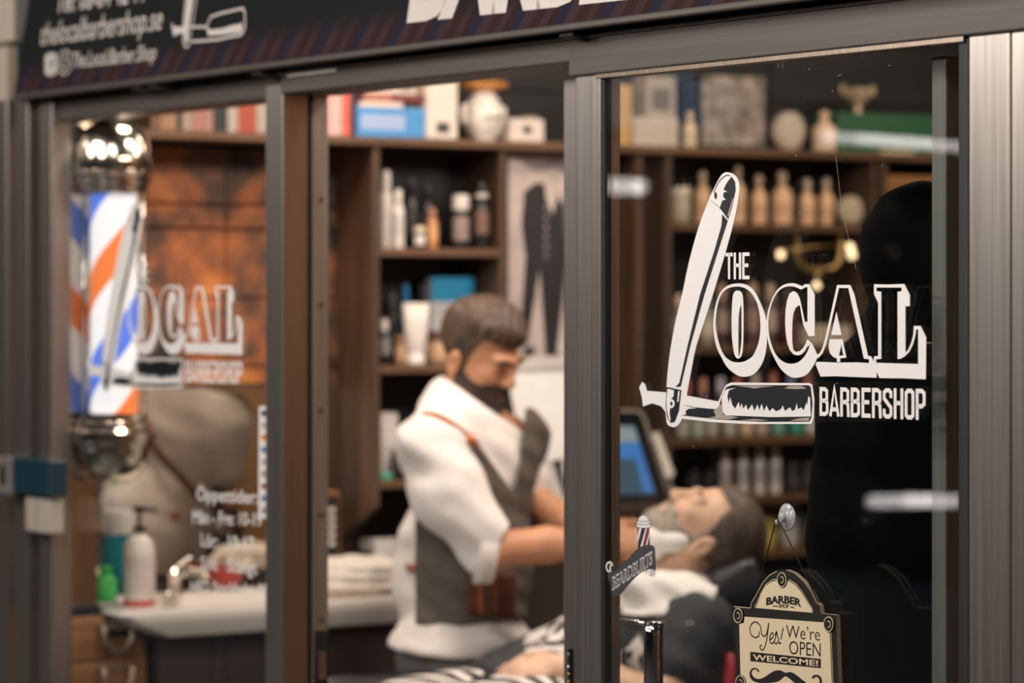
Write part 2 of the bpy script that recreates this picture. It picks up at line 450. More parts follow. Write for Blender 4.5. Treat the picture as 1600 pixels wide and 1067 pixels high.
    def build(s, name, mat, parent, mats=None, matfn=None, local=True):
        V, Q = s.surf()
        o = mesh(name, V, Q, mat, parent, smooth=True, local=local, mats=mats)
        if matfn is not None and len(o.data.polygons) == len(Q):
            c = V[Q].mean(1); o.data.polygons.foreach_set('material_index', matfn(c).astype(np.int32))
        return o
    def copyfield(s):
        f = Field.__new__(Field); f.lo = s.lo; f.res = s.res; f.n = s.n; f.ax = s.ax; f.d = s.d.copy(); return f

def rot_frame(f, u):
    """columns forward, left, up"""
    f = np.array(f, float); f /= np.linalg.norm(f); u = np.array(u, float); u -= f*u.dot(f); u /= np.linalg.norm(u)
    return np.stack([f, np.cross(u, f), u], 1)

def head_prims(F, c, R, sc=1.0, ear=True):
    c = np.array(c, float)
    def w(p): return c+R @ (np.array(p, float)*sc)
    def E(p, r, k=.02, sub=False): F.ell(w(p), np.array(r)*sc, R, k*sc, sub)
    E((-.014, 0, .034), (.098, .075, .086))
    E((.032, 0, -.030), (.062, .060, .085), .03)
    E((.046, 0, -.088), (.042, .044, .034), .025)
    for sy in (-1, 1):
        E((.012, sy*.044, -.060), (.045, .020, .050), .025)       # jaw side
        E((.064, sy*.038, -.022), (.024, .022, .020), .018)       # cheek bone
        F.cap(w((.080, sy*.040, .022)), w((.091, sy*.010, .022)), .009*sc, .010*sc, .012*sc)
        E((.096, sy*.031, .003), (.018, .017, .013), .010, True)  # eye socket
        E((.080, sy*.031, .002), (.013, .014, .012), .006)        # closed lids
        if ear:
            E((-.010, sy*.076, -.028), (.019, .010, .033), .006)
            E((-.006, sy*.085, -.026), (.010, .006, .018), .004, True)
            E((-.002, sy*.075, -.054), (.009, .007, .011), .006)
    F.cap(w((.092, 0, .012)), w((.112, 0, -.026)), .008*sc, .0115*sc, .012*sc)
    for sy in (-1, 1): E((.101, sy*.011, -.031), (.011, .008, .008), .008)
    F.cap(w((.086, -.018, -.060)), w((.093, 0, -.058)), .006*sc, .009*sc, .01*sc); F.cap(w((.086, .018, -.060)), w((.093, 0, -.058)), .006*sc, .009*sc, .01*sc)
    F.cap(w((.084, -.015, -.070)), w((.089, 0, -.071)), .006*sc, .009*sc, .01*sc); F.cap(w((.084, .015, -.070)), w((.089, 0, -.071)), .006*sc, .009*sc, .01*sc)
    E((.082, 0, -.098), (.016, .020, .016), .015)
    return w

def hand_prims(F, wrist, d, n, side, curl=.5, L=.095, spread=.010, k=.010, thumb=True):
    """d: direction of the fingers, n: back-of-hand normal, side: towards the thumb"""
    wrist = np.array(wrist, float)
    d = np.array(d, float); d /= np.linalg.norm(d); n = np.array(n, float); n -= d*n.dot(d); n /= np.linalg.norm(n)
    s = np.cross(n, d); s *= np.sign(np.dot(s, side)) or 1
    R = np.stack([d, s, n], 1)
    F.ell(wrist+d*.045, (.052, .040, .017), R, k+.008)
    for i, (o, ln) in enumerate(((.030, .9), (.010, 1.0), (-.010, .94), (-.029, .76))):
        p = wrist+d*.082+s*o; a = 0.15; r = .0092
        for j, sg in enumerate((.42, .32, .26)):
            a += curl*(.75 if j == 0 else .9)
            q = p+(d*math.cos(a)-n*math.sin(a))*(L*ln*sg)+s*spread*.12*(1 if o > 0 else -1)
            F.cap(p, q, r, r*.9, .004); p = q; r *= .92
    if thumb:
        p = wrist+d*.018+s*.030; q = p+d*.030+s*.024-n*.006; e = q+d*.032+s*.006-n*.012; g = e+d*.024-s*.004-n*.008
        F.cap(p, q, .015, .0125, .010); F.cap(q, e, .012, .0105, .004); F.cap(e, g, .0105, .0085, .004)

# ------------------------------------------------------------------ the shop front and the hall outside
XM = -6.985                                    # mirror face
XW = -7.0                                      # plank wall
XS = -6.82                                     # front of the wall shelving
ZC = 2.75
FLOORM = M('dark_floor_tile', (.10, .095, .09), .35, 0, .15, 5)
CEILM = M('grey_ceiling', (.12, .115, .11), .8)
PLASTER = M('warm_grey_plaster', (.30, .24, .19), .8, 0, .08, 6)
HALLM = M('hall_wall_dark', (.075, .08, .085), .7, 0, .1, 3)
struct(box('floor', -9, 4, -9.2, 6.4, -.06, 0, FLOORM, bevel=0))
struct(box('ceiling', XW-.1, -1.5, .12, 6.2, ZC, ZC+.08, CEILM, bevel=0))
struct(box('wall_back', XW-.1, -1.5, 6.2, 6.3, 0, ZC, PLASTER, bevel=0))
OPP = streak('brown_panel_wall', (.28, .15, .08), (.42, .24, .13), .6, 0, (3, 20, 1), .1)
struct(box('wall_right', -1.5, -1.4, .12, 6.3, 0, ZC, OPP, bevel=0))
struct(box('wall_hall', -16, 4, -9.3, -9.2, 0, 3.4, HALLM, bevel=0))
struct(box('wall_hall_end', -16.1, -16, -9.3, 0, 0, 3.4, HALLM, bevel=0))
struct(box('ceiling_hall', -16, 4, -9.3, -.25, 3.3, 3.4, M('hall_ceiling', (.22, .21, .20), .8), bevel=0))

SHADEW = streak('shaded_plank', (.006, .007, .008), (.014, .014, .015), .7, 0, (20, 1.2, 24), .2)  # darker copy of the planks: gloom above the top shelf put into the colour
# left wall: planks one by one, boards with painted orange glow over the basin, dark boards behind the shelving
wl = thing('wall_left', '', '', (XW-.06, 3.0, 0), kind='structure')
box('wall_core', XW-.08, XW-.03, 0.11, 6.2, 0, ZC, M('wall_core_dark', (.02, .018, .016), .8), wl, 0)
zs = [.0, .17, .34, .51, .68, .85, 1.02, 1.19, 1.36]
zs += [1.53, 1.70, 1.73+.14, 1.93, 2.07, 2.24, 2.41, 2.58, 2.75]
for i in range(len(zs)-1):
    z0, z1 = zs[i]+.002, zs[i+1]-.003
    for j, (y0, y1) in enumerate(((.11, .62), (.624, .96))):
        jt = .004*math.sin(i*2.3+j)
        box('plank', XW-.03, XW-.004+jt, y0, y1, z0, z1, RUST_GLOW if .9 < z0 < 2.05 else (SHADEW if z0 > 2.05 else WOODD), wl, .002)
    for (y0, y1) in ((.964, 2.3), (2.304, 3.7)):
        box('plank', XW-.03, XW-.006+.003*math.sin(i*1.7+y0), y0, y1, z0, z1, SHADEW if z0 > 2.05 else WOODD, wl, 0)

# frame members; pixel columns are read on the front plane
zt = 2.105
def post(name, a, b, y0, y1, z0, z1, mat, Yp=0.0): return struct(box(name, XY0(a, Yp), XY0(b, Yp), y0, y1, z0, z1, mat, bevel=.0025))
post('trim_1', -150, 23, -.02, .10, 0, 2.16, STEEL)
post('trim_2', 24, 43, -.035, .10, 0, 2.16, STEEL, -.035)
post('trim_3', 44, 61, .0, .10, 0, 2.16, STEEL)
post('trim_4', 62, 80, -.02, .03, 0, 2.14, STEEL, -.02)
jx = XY0(80)
struct(box('trim_5', jx-.03, jx, .03, .115, 0, 2.12, M('polished_reveal', (.52, .45, .38), .07, .95, .03), bevel=.002))
post('trim_6', 418, 445, -.005, .05, 0, zt+.02, STEEL)
struct(box('trim_22', XY0(445)+.0005, XY0(446), -.004, .05, 0, zt, STEELB, bevel=.0003))
mx = XY0(446)
struct(box('trim_7', mx-.055, mx-.006, .05, .062, 0, zt, DARKM, bevel=0))
strip = thing('trim_8', '', '', (mx-.02, .082, 0), kind='structure')
box('jamb_strip', mx-.05, mx, .062, .098, 0, zt, streak('jamb_strip_steel', (.36, .31, .28), (.50, .44, .40), .4, .8, (100, 100, 2), .05), strip, .002)
for py in (145, 311, 475, 640, 803, 967):
    c = atX(503, py, mx)
    V, Fc = lathe_data([(.0052, 0), (.0052, .0016), (.0015, .0022)], 12)
    mesh('screw', [(mx+v[2], .082+v[0], c.z+v[1]) for v in V], Fc, STEELB, strip)
kp = box('strike_plate', mx, mx+.002, .066, .096, .2, atX(503, 985, mx).z, DARKM, strip, 0)
box('keeper_block', mx+.001, mx+.006, .072, .09, atX(503, 1062, mx).z, atX(503, 1018, mx).z, STEELB, strip, .001)
# headers
struct(box('trim_9', XY0(40), XY0(446), .0, .10, zt-.005, 2.30, STEELH, bevel=.003))
struct(box('trim_10', XY0(446)+.001, XY0(898), -.012, .11, zt-.002, 2.30, STEELH, bevel=.003))
struct(box('trim_11', XY0(898)+.001, XY0(1760), -.014, .05, 2.078, 2.30, STEELH, bevel=.003))
struct(box('trim_13', XY0(446), XY0(1760), -.022, -.0142, 2.140, 2.148, STEELB, bevel=.003))
post('trim_14', 899, 938, -.008, .034, 0, 2.078, STEEL, -.008)
post('trim_15', 938.3, 944, -.004, .012, 0, 2.078, DARKM, -.004)
post('trim_16', 1497, 1513, -.004, .05, 0, 2.078, DARKM, -.004)
post('trim_17', 1513.5, 1577, -.008, .06, 0, 2.078, STEEL, -.008)
post('trim_18', 1580, 1760, -.008, .06, 0, 2.0775, STEEL, -.008)
struct(box('trim_19', XY0(938), XY0(1513), -.010, .02, 2.070, 2.0795, STEELB, bevel=.001))
struct(box('trim_20', XY0(80), XY0(418), -.01, .05, 0, .45, STEEL, bevel=.003))
struct(box('trim_21', XY0(940), XY0(1513), -.02, .05, 0, .10, STEEL, bevel=.003))
# panes
struct(box('window_1', XY0(80)+.001, XY0(418)-.001, .010, .016, .45, zt-.006, GLASS, bevel=0))
struct(box('window_2', XY0(944), XY0(1500), .0, .006, .10, 2.077, GLASS, bevel=0))
# upper facade: bulkhead behind the awning and pale panels beside it
struct(box('wall_front_upper', -16, 4, -.0, .1, 2.305, 3.3, HALLM, bevel=0))
pan = thing('wall_front_side', '', '', (-8.4, 0, 0), kind='structure')
PANM = M('beige_stone_panel', (.46, .38, .31), .6, 0, .06, 9)
box('panel_backing', -11, XY0(-150)-.002, .02, .08, 0, 3.3, M('dark_joint', (.04, .035, .03), .8), pan, 0)
pan2 = [(62, -200), (150, 62)]
zz = [1.75, 2.02, 2.295, 2.57, 2.85, 3.12]
for i in range(len(zz)-1):
    for j in range(4):
        x1 = XY0(-4)+.30-.45*j-(.22 if i % 2 else 0)
        box('stone_panel', x1-.443, min(x1, -6.86 if zz[i] > 2.0 else -7.56), -.012, .016, zz[i], zz[i+1]-.008, PANM, pan, .004)

# sliding door parked behind the fixed pane
sd = thing('sliding_door', 'steel framed glass sliding door slid open behind the right window', 'door', (XY0(1180, .08), .085, 0))
box('leading_stile', XY0(880, .062), XY0(880, .062)+.045, .062, .10, .02, 2.085, STEEL, sd, .003)
box('rear_stile', XY0(1455, .062), XY0(1478, .062), .062, .10, .02, 2.06, streak('stile_grey_green', (.10, .105, .09), (.15, .15, .13), .5, .3, (90, 90, 2), .05), sd, .003)
box('top_rail', XY0(880, .062)+.045, XY0(1455, .062), .07, .095, 2.08, 2.10, STEELH, sd, .002)
box('bottom_rail', XY0(880, .062)+.045, XY0(1455, .062), .066, .098, .02, .12, STEEL, sd, .002)
box('pane', XY0(880, .062)+.046, XY0(1455, .062), .078, .084, .12, 2.08, GLASS, sd, 0)
lk = atY(893, 1012, .062)
lo_ = box('lock_case', lk.x-.006, lk.x+.006, .058, .062, lk.z-.16, lk.z, BLACKG, sd, .001)
for k, (dz, mt) in enumerate(((.012, CHROME), (.034, CHROME), (.046, M('brass', (.72, .42, .14), .25, 1)), (.060, MATS['brass']), (.072, CHROME))):
    V, Fc = lathe_data([(.003, 0), (.003, .003), (.001, .004)], 10)
    mesh('lock_pin', [(lk.x+v[0], .058-v[2], lk.z-dz+v[1]) for v in V], Fc, mt, lo_)
# pull handle on the inside of the fixed pane's frame
ht = atY(1021, 972, .05); hl = atY(968, 967, .045)
ph = tube('pull_handle', [(ht.x, .05, .75), (ht.x, .05, ht.z-.02), (ht.x, .05, ht.z)], .0165, CHROME, sd, 24)
ph['label'] = 'tubular chrome pull handle'
tube('handle_arm', [(ht.x-.004, .05, ht.z-.004), (hl.x-.05, .048, ht.z-.004)], .0045, CHROME, ph, 10)

# rating plate on the door header
p0 = atY(450, 121, -.012); p1 = atY(526, 97, -.012)
ps = thing('rating_plate', 'small white printed plate on the steel header above the doorway', 'plate', ((p0.x+p1.x)/2, -.014, p0.z))
box('plate', p0.x, p1.x, -.0145, -.0115, p0.z, p0.z+.020, WHITE, ps, .0008)
for a, b, mt in ((.06, .10, 'black_vinyl'), (.20, .52, 'tan_vinyl'), (.60, .92, 'black_vinyl')):
    box('print_bar', p0.x+(p1.x-p0.x)*a, p0.x+(p1.x-p0.x)*b, -.0150, -.0146, p0.z+.006, p0.z+.014, MATS[mt], ps, 0)

# card reader and white box on the left pillar
q0 = atY(0, 835, -.05)
cr = thing('access_reader', 'dark blue access box with grey slotted plate on the left steel pillar', 'reader', (XY0(30, -.05), -.04, atY(30, 772, -.05).z))
box('reader_body', XY0(17, -.07), XY0(74, -.07), -.07, -.02, atY(40, 772, -.07).z, atY(40, 716, -.07).z, M('petrol_blue', (.008, .034, .052), .4), cr, .004)
fp = box('face_plate', XY0(-14, -.075), XY0(17, -.075), -.075, -.02, atY(10, 772, -.07).z, atY(10, 714, -.07).z, M('grey_plate', (.34, .31, .28), .4, .5), cr, .003)
box('slot', XY0(0, -.076), XY0(8, -.076), -.0765, -.0745, atY(4, 756, -.07).z, atY(4, 726, -.07).z, BLACK, fp, .001)
wb = thing('door_switch', 'small off white switch box below the dark blue access box', 'switch', (XY0(55, -.06), -.04, atY(55, 833, -.06).z))
box('switch_case', XY0(36, -.06), XY0(75, -.06), -.055, -.02, atY(55, 832, -.06).z, atY(55, 778, -.06).z, M('offwhite_box', (.46, .40, .35), .5), wb, .004)
box('rocker', XY0(52, -.06), XY0(54, -.06), -.0562, -.0545, atY(55, 830, -.06).z, atY(55, 780, -.06).z, VTAN, wb, .0003)

# hall lamps: the ones whose reflection lies in the panes
TUBE = M('lit_tube', (.9, .85, .82), .4, emit=(1, .92, .90), es=5.5)
TUBE2 = M('lit_panel_blue', (.2, .3, .4), .4, emit=(.35, .50, .75), es=.55)
def hall_pt(px, py, Z):
    p = atZ(px, py, Z); return Vector((p.x, -p.y, p.z))
def hall_lamp(label, a, b, Z, half):
    A = hall_pt(*a, Z); B = hall_pt(*b, Z); d = (B-A).normalized()
    t = thing('tube_lamp', label, 'lamp', (A+B)/2)
    tube('diffuser', [A, A+d*.02, B-d*.02, B], [half*.6, half, half, half*.6], TUBE, t, 10)
    tube('end_cap', [A-d*.03, A], half*1.1, BLACK, t, 10); tube('end_cap', [B, B+d*.03], half*1.1, BLACK, t, 10)
hall_lamp('slim tube lamp in the hall, mirrored high across the right window', (1280, 213), (1560, 234), 11, .014)
hall_lamp('slim tube lamp in the hall, mirrored low across the right window', (1352, 783), (1500, 783), 11, .020)
hall_lamp('short tube lamp in the hall, mirrored beside the steel mullion', (930, 290), (1008, 292), 11, .026)
A = hall_pt(950, 195, 10); B = hall_pt(1085, 110, 10)
lb = thing('light_box', 'pale blue lit advertising box in the hall, mirrored above the razor decal', 'light box', (A+B)/2)
dn = (B-A); dn.z = 0; nn = dn.normalized().cross(UP)*.04
V = [A, Vector((B.x, B.y, A.z)), B, Vector((A.x, A.y, B.z))]
mesh('lit_face', [tuple(v) for v in V]+[tuple(v+nn) for v in V], BF, TUBE2, lb)
V2 = [v+nn*1.1 + (v-(A+B)/2)*.08 for v in V]
mesh('casing', [tuple(v) for v in V2]+[tuple(v+nn) for v in V2], BF, BLACK, lb)

# ------------------------------------------------------------------ awning fascia with print
byb, zb = -.062, 2.162
slope = .16
bz1 = 2.75
xl, xr = atY(22, 140, byb).x, atY(2000, 0, byb).x
def banner_mat():
    m, nt, b = nodes_of('awning_print')
    geo = nt.nodes.new('ShaderNodeTexCoord'); sp = nt.nodes.new('ShaderNodeSeparateXYZ'); nt.links.new(geo.outputs['Object'], sp.inputs[0])
    def mth(op, a, bb):
        n = nt.nodes.new('ShaderNodeMath'); n.operation = op
        for i, v in enumerate((a, bb)):
            if isinstance(v, (int, float)): n.inputs[i].default_value = v
            else: nt.links.new(v, n.inputs[i])
        return n.outputs[0]
    s = mth('FRACT', mth('MULTIPLY', mth('ADD', sp.outputs['X'], mth('MULTIPLY', sp.outputs['Z'], -.75)), 7.2), 0)
    rp = nt.nodes.new('ShaderNodeValToRGB'); r = rp.color_ramp; r.interpolation = 'CONSTANT'
    cols = [(0, (.010, .009, .026)), (.22, (.034, .016, .019)), (.45, (.026, .007, .007)), (.68, (.034, .016, .019)), (.85, (.022, .006, .006))]
    r.elements[0].position = 0; r.elements[0].color = (*cols[0][1], 1); r.elements[1].position = cols[1][0]; r.elements[1].color = (*cols[1][1], 1)
    for p, c in cols[2:]:
        e = r.elements.new(p); e.color = (*c, 1)
    nt.links.new(s, rp.inputs[0])
    # the stripes are printed in a band along the lower hem
    hh = nt.nodes.new('ShaderNodeMapRange'); nt.links.new(sp.outputs['Z'], hh.inputs[0])
    hh.inputs[1].default_value = .03; hh.inputs[2].default_value = .075
    mx_ = nt.nodes.new('ShaderNodeMix'); mx_.data_type = 'RGBA'
    nt.links.new(hh.outputs[0], mx_.inputs[0]); nt.links.new(rp.outputs[0], mx_.inputs[6]); mx_.inputs[7].default_value = (.0045, .006, .0065, 1)
    nt.links.new(mx_.outputs[2], b.inputs['Base Color']); b.inputs['Roughness'].default_value = .8; b.inputs['Specular IOR Level'].default_value = .2
    return m
aw = thing('awning_sign', 'black awning fascia with white contact print and diagonal striped hem', 'awning', ((xl+xr)/2, byb, zb))
yt = byb+slope*(bz1-zb)
Vb = [(xl, byb, zb), (xr, byb, zb), (xr, byb+.004, zb), (xl, byb+.004, zb), (xl, yt, bz1), (xr, yt, bz1), (xr, yt+.004, bz1), (xl, yt+.004, bz1)]
mesh('fascia_cloth', Vb, BF, banner_mat(), aw)
box('hem_bar', xl, xr, byb-.004, byb+.012, zb-.012, zb+.0, STEELH, aw, .003)
mesh('side_cloth', [(xl, byb, zb), (xl, .0, zb+.02), (xl, .0, bz1), (xl, yt, bz1), (xl+.004, byb, zb), (xl+.004, .0, zb+.02), (xl+.004, .0, bz1), (xl+.004, yt, bz1)], BF, BLACK, aw)
for px_ in (226, 252, 415, 900):
    p = atY(px_, 110, -.03); box('clip', p.x-.022, p.x+.022, -.052, -.016, zb-.022, zb-.012, BLACK, aw, .004)
PB = Plane((xl, byb-.0006, zb), (1, 0, 0), (0, slope, 1))
PRINT = M('print_offwhite', (.60, .54, .50), .6, 0, .03)
text('lettering', PB, 'Tel: 08-84 42 11', (87, 20), (224, 2), 30, PRINT, aw, .0006, .012)
text('lettering', PB, 'thelocalbarbershop.se', (62, 71), (252, 46), 33, PRINT, aw, .0006, .004)
text('lettering', PB, 'The.Local.Barber.Shop', (111, 106), (243, 93), 22, PRINT, aw, .0006, .006)
text('lettering', PB, 'BARBERSHOP', (637, 27), (1420, -58), 120, PRINT, aw, .0006, .05)
def rrect(x0, y0, x1, y1, dy, r=5):
    return [(x0+r, y0), (x1-r, y0-dy*.8), (x1, y0+r-dy), (x1, y1-r-dy), (x1-r, y1-dy*.8), (x0+r, y1), (x0, y1-r), (x0, y0+r)]
plane_shape('social_badge', PB, [rrect(71, 84, 89, 119, 2, 4)], PRINT, aw, .0006)
stroke('badge_letter', PB, [[(84, 90), (81, 92), (81, 115)], [(78, 100), (85, 99)]], .006, BLACK, aw, .0014)
stroke('camera_badge', PB, [rrect(93, 81, 110, 116, 2, 5)+[rrect(93, 81, 110, 116, 2, 5)[0]], [(101+5*math.cos(t*.5), 98+9*math.sin(t*.5)) for t in range(14)]], .004, PRINT, aw, .0006)
# small razor print on the awning
stroke('razor_print', PB, [[(303, -95), (297, -45), (291, -5), (287, 35), (286, 60), (290, 73), (296, 70), (299, 50), (304, 20), (309, -10), (318, -50), (326, -95), (322, -108), (310, -108), (303, -95)]], .004, PRINT, aw, .0006, sub=3)
plane_shape('razor_print', PB, [[(306, -95), (318, -95), (303, -5), (296, 40), (294, 66), (289, 66), (288, 40), (293, -5)]], PRINT, aw, .0005)
plane_shape('razor_print', PB, [[(268, 35), (273, 42), (288, 42), (290, 54), (282, 51), (272, 57), (270, 48)]], PRINT, aw, .0006)
stroke('razor_print', PB, [[(297, 42), (323, 42), (330, 26), (345, 21), (380, 13), (383, 20), (383, 45), (378, 54), (340, 62), (299, 65)]], .005, PRINT, aw, .0006)
plane_shape('razor_print', PB, [[(323, 42), (330, 47), (350, 44), (365, 39), (375, 38), (378, 34), (379, 50), (350, 54), (326, 56)]], PRINT, aw, .0007)
# ledge under the awning, seen from below

# ------------------------------------------------------------------ window decals
def decal_set(root, PG):
    k1 = lambda x, y: (1100+x/6.279, 430+y/6.279)
    k2 = lambda x, y: (1260+x/6.275, 430+y/6.275)
    k3 = lambda x, y: (1000+x/5.333, 540+y/5.333)
    # razor handle and blade
    plane_shape('razor_handle', PG, [[(1135, 269), (1146, 272), (1153, 280), (1155.5, 293), (1153, 315), (1147, 345), (1135, 390), (1120, 441), (1104, 492), (1088, 541), (1080, 580), (1073, 618), (1066, 652), (1062, 661), (1055, 667), (1048, 666), (1042, 660), (1040, 634), (1041.5, 606), (1044, 575), (1048.5, 541), (1056, 500), (1066, 460), (1076.5, 410), (1092, 354), (1107, 314), (1114, 298), (1122, 282), (1128, 273)]], VINYL, root, 0, smooth=3)
    plane_shape('razor_tail', PG, [[(1003.4, 597), (1008, 600), (1011, 610.6), (1041, 613), (1042, 646), (1033, 634.5), (1019, 630), (1005, 635), (1003, 620), (999, 605)]], VINYL, root, 0)
    plane_shape('razor_blade', PG, [[(385, 415), (655, 465), (700, 360), (722, 325), (760, 307), (1415, 312), (1437, 328), (1455, 450), (1450, 600), (1430, 652), (900, 653), (600, 637), (350, 607), (330, 480)]], VINYL, root, .0002, conv=k3)
    plane_shape('razor_shadow', PG, [[(360, 490), (450, 512), (655, 531), (690, 410), (725, 345), (770, 328), (1410, 330), (1425, 345), (1440, 480), (1430, 600), (1412, 632), (1000, 633), (650, 613), (350, 580), (390, 572), (382, 545), (410, 525), (480, 522), (430, 512)]], VBLACK, root, .0008, conv=k3)
    plane_shape('foam_brush', PG, [[(735, 362), (805, 352), (748, 372), (735, 420), (745, 480), (758, 430), (775, 495), (800, 525), (828, 470), (842, 522), (852, 480), (868, 528), (890, 490), (905, 540), (940, 490), (960, 545), (985, 490), (1000, 540), (1020, 485), (1040, 545), (1060, 500), (1085, 548), (1110, 520), (1140, 548), (1180, 530), (1195, 500), (1215, 545), (1240, 525), (1258, 515), (1275, 548), (1300, 530), (1312, 480), (1322, 530), (1350, 515), (1372, 540), (1392, 475), (1400, 500), (1410, 420), (1425, 440), (1430, 590), (1100, 595), (720, 580), (690, 545), (688, 430), (710, 380)]], VINYL, root, .0014, conv=k3)
    plane_shape('brush_highlight', PG, [[(620, 545), (690, 480), (700, 575), (825, 597), (740, 615), (565, 603), (640, 588)], [(840, 620), (960, 610), (1085, 622), (980, 628)][:4], ], VTAN, root, .0014, conv=k3)
    plane_shape('brush_highlight', PG, [[(1255, 625), (1330, 605), (1420, 598), (1412, 628)]], VTAN, root, .0014, conv=k3)
    plane_shape('brush_highlight', PG, [[(805, 335), (960, 332), (1125, 338), (1010, 348), (960, 358), (900, 345)]], VTAN, root, .0014, conv=k3)
    plane_shape('brush_highlight', PG, [[(1210, 355), (1250, 335), (1350, 335), (1395, 358), (1300, 362)]], VTAN, root, .0014, conv=k3)
    plane_shape('handle_groove', PG, [[(1129, 335), (1137.5, 345), (1125, 384), (1101, 460), (1079, 540), (1064, 604), (1056, 604.5), (1062, 598), (1075, 540), (1094.5, 460), (1117, 391), (1128, 352)]], VBLACK, root, .0006)
    plane_shape('handle_tip_shade', PG, [[(1143.5, 276), (1149, 284), (1149.8, 297), (1144, 324), (1138.4, 341.5), (1125, 325), (1129.5, 313), (1134, 312), (1137, 306), (1136, 299), (1131, 296), (1136, 286)]], VBLACK, root, .0006)
    plane_shape('handle_tip_glint', PG, [[(1146, 309), (1147, 312), (1140, 338), (1137.5, 337)]], VTAN, root, .0010)
    stroke('handle_seam', PG, [[(1111, 313), (1125, 324), (1138.5, 343)]], .0012, VTAN, root, .0008)
    plane_shape('rivet', PG, [[(1134+3.2*math.cos(t*.63), 305+5.5*math.sin(t*.63)) for t in range(10)]], VBLACK, root, .0010)
    plane_shape('rivet', PG, [[(1118.8+1.9*math.cos(t*.63), 305.5+5.5*math.sin(t*.63)) for t in range(10)]], VBLACK, root, .0010)
    stroke('handle_line', PG, [[(1141, 274.5), (1135, 274), (1126, 281), (1120, 291), (1115.5, 301)]], .0016, VBLACK, root, .0008, sub=3)
    plane_shape('pivot_shade', PG, [[(225, 343), (347, 370), (327, 540), (293, 633), (262, 643), (232, 605), (218, 500)]], VBLACK, root, .0008, conv=k3)
    plane_shape('pivot_light', PG, [[(236, 358), (288, 372), (286, 420), (258, 455), (258, 510), (252, 560), (262, 625), (245, 612), (228, 520), (226, 440)]], VINYL, root, .0012, conv=k3)
    plane_shape('pivot_light', PG, [[(268+28*math.cos(t*.524), 483+38*math.sin(t*.524)) for t in range(12)], [(268+12*math.cos(t*.524), 483+17*math.sin(t*.524)) for t in range(12)]], VINYL, root, .0016, conv=k3)
    plane_shape('pivot_light', PG, [[(324, 380), (337, 376), (327, 465), (315, 470)]], VINYL, root, .0012, conv=k3)
    # big letters
    plane_shape('letter_o', PG, [[(345, 80), (420, 95), (490, 150), (545, 250), (590, 360), (615, 460), (622, 560), (614, 700), (590, 820), (545, 910), (490, 970), (420, 995), (350, 990), (280, 950), (220, 890), (170, 800), (130, 720), (105, 620), (93, 500), (97, 400), (115, 290), (150, 190), (200, 125), (265, 90)],
        [(345, 112), (410, 130), (470, 180), (520, 270), (545, 370), (555, 500), (545, 620), (520, 710), (480, 790), (430, 830), (380, 850), (320, 855), (260, 840), (205, 795), (165, 720), (135, 620), (115, 500), (118, 400), (135, 290), (165, 200), (215, 140), (280, 115)]], VINYL, root, 0, smooth=3, conv=k1)
    plane_shape('letter_o_core', PG, [[(330, 150), (365, 165), (382, 220), (388, 350), (388, 550), (382, 720), (368, 790), (340, 818), (310, 800), (292, 740), (277, 620), (272, 480), (275, 320), (285, 200), (305, 160)],
        [(367, 300), (370, 480), (367, 660), (352, 770), (340, 785), (338, 600), (340, 420), (352, 330)]], VINYL, root, 0, smooth=3, conv=k1)
    Lo = catmull([(1035, 88), (990, 88), (965, 106), (905, 84), (850, 78), (780, 95), (715, 150), (665, 240), (630, 350), (615, 460), (620, 580), (640, 690), (680, 790), (740, 900), (800, 965), (860, 1000), (920, 1005), (990, 985), (1040, 940), (1090, 860), (1110, 815), (1112, 780)], 3)
    Li = catmull([(1040, 680), (1025, 730), (985, 800), (930, 850), (870, 868), (810, 862), (750, 830), (700, 770), (665, 690), (640, 590), (632, 480), (640, 380), (665, 280), (700, 200), (750, 140), (810, 112), (870, 110), (920, 125), (950, 138), (975, 130), (995, 118), (1017, 118)], 3)
    plane_shape('letter_c', PG, [Lo+[(1062, 672)]+Li], VINYL, root, 0, conv=k1)
    plane_shape('letter_c_serif', PG, [[(1017, 90), (1035, 88), (1087, 192), (1087, 597), (1027, 597), (977, 488), (990, 457), (1017, 457)]], VINYL, root, .0001, conv=k1)
    plane_shape('letter_c_core', PG, [[(880, 155), (915, 175), (940, 225), (960, 310), (990, 457), (977, 488), (960, 400), (944, 297), (930, 297), (900, 320), (880, 370), (870, 440), (866, 560), (868, 660), (878, 735), (905, 752), (940, 745), (975, 715), (1000, 670), (1015, 628), (1062, 672), (1040, 680), (1015, 700), (990, 745), (960, 775), (920, 787), (880, 775), (845, 735), (820, 670), (805, 580), (798, 460), (802, 350), (815, 255), (840, 180)]], VINYL, root, .0002, conv=k1)
    plane_shape('letter_a', PG, [[(302, 95), (430, 95), (470, 185), (605, 790), (635, 795), (668, 857), (668, 870), (615, 862), (615, 823), (565, 818), (412, 125), (320, 125), (215, 590), (190, 690), (160, 765), (118, 812), (105, 810), (105, 778), (130, 765), (155, 720), (180, 640), (210, 510)]], VINYL, root, 0, conv=k2)
    plane_shape('letter_a_core', PG, [[(295, 360), (345, 585), (245, 585)]], VINYL, root, 0, conv=k2)
    plane_shape('letter_a_core', PG, [[(232, 627), (355, 627), (392, 808), (332, 815), (332, 850), (300, 850), (300, 815), (270, 805), (235, 770), (220, 720), (222, 670)], [(345, 680), (362, 787), (320, 787)]], VINYL, root, 0, conv=k2)
    plane_shape('letter_base', PG, [[(90, 870), (108, 848), (300, 856), (500, 854), (620, 862), (665, 860), (690, 870), (690, 1005), (500, 998), (300, 990), (140, 993)]], VINYL, root, .0001, conv=k2)
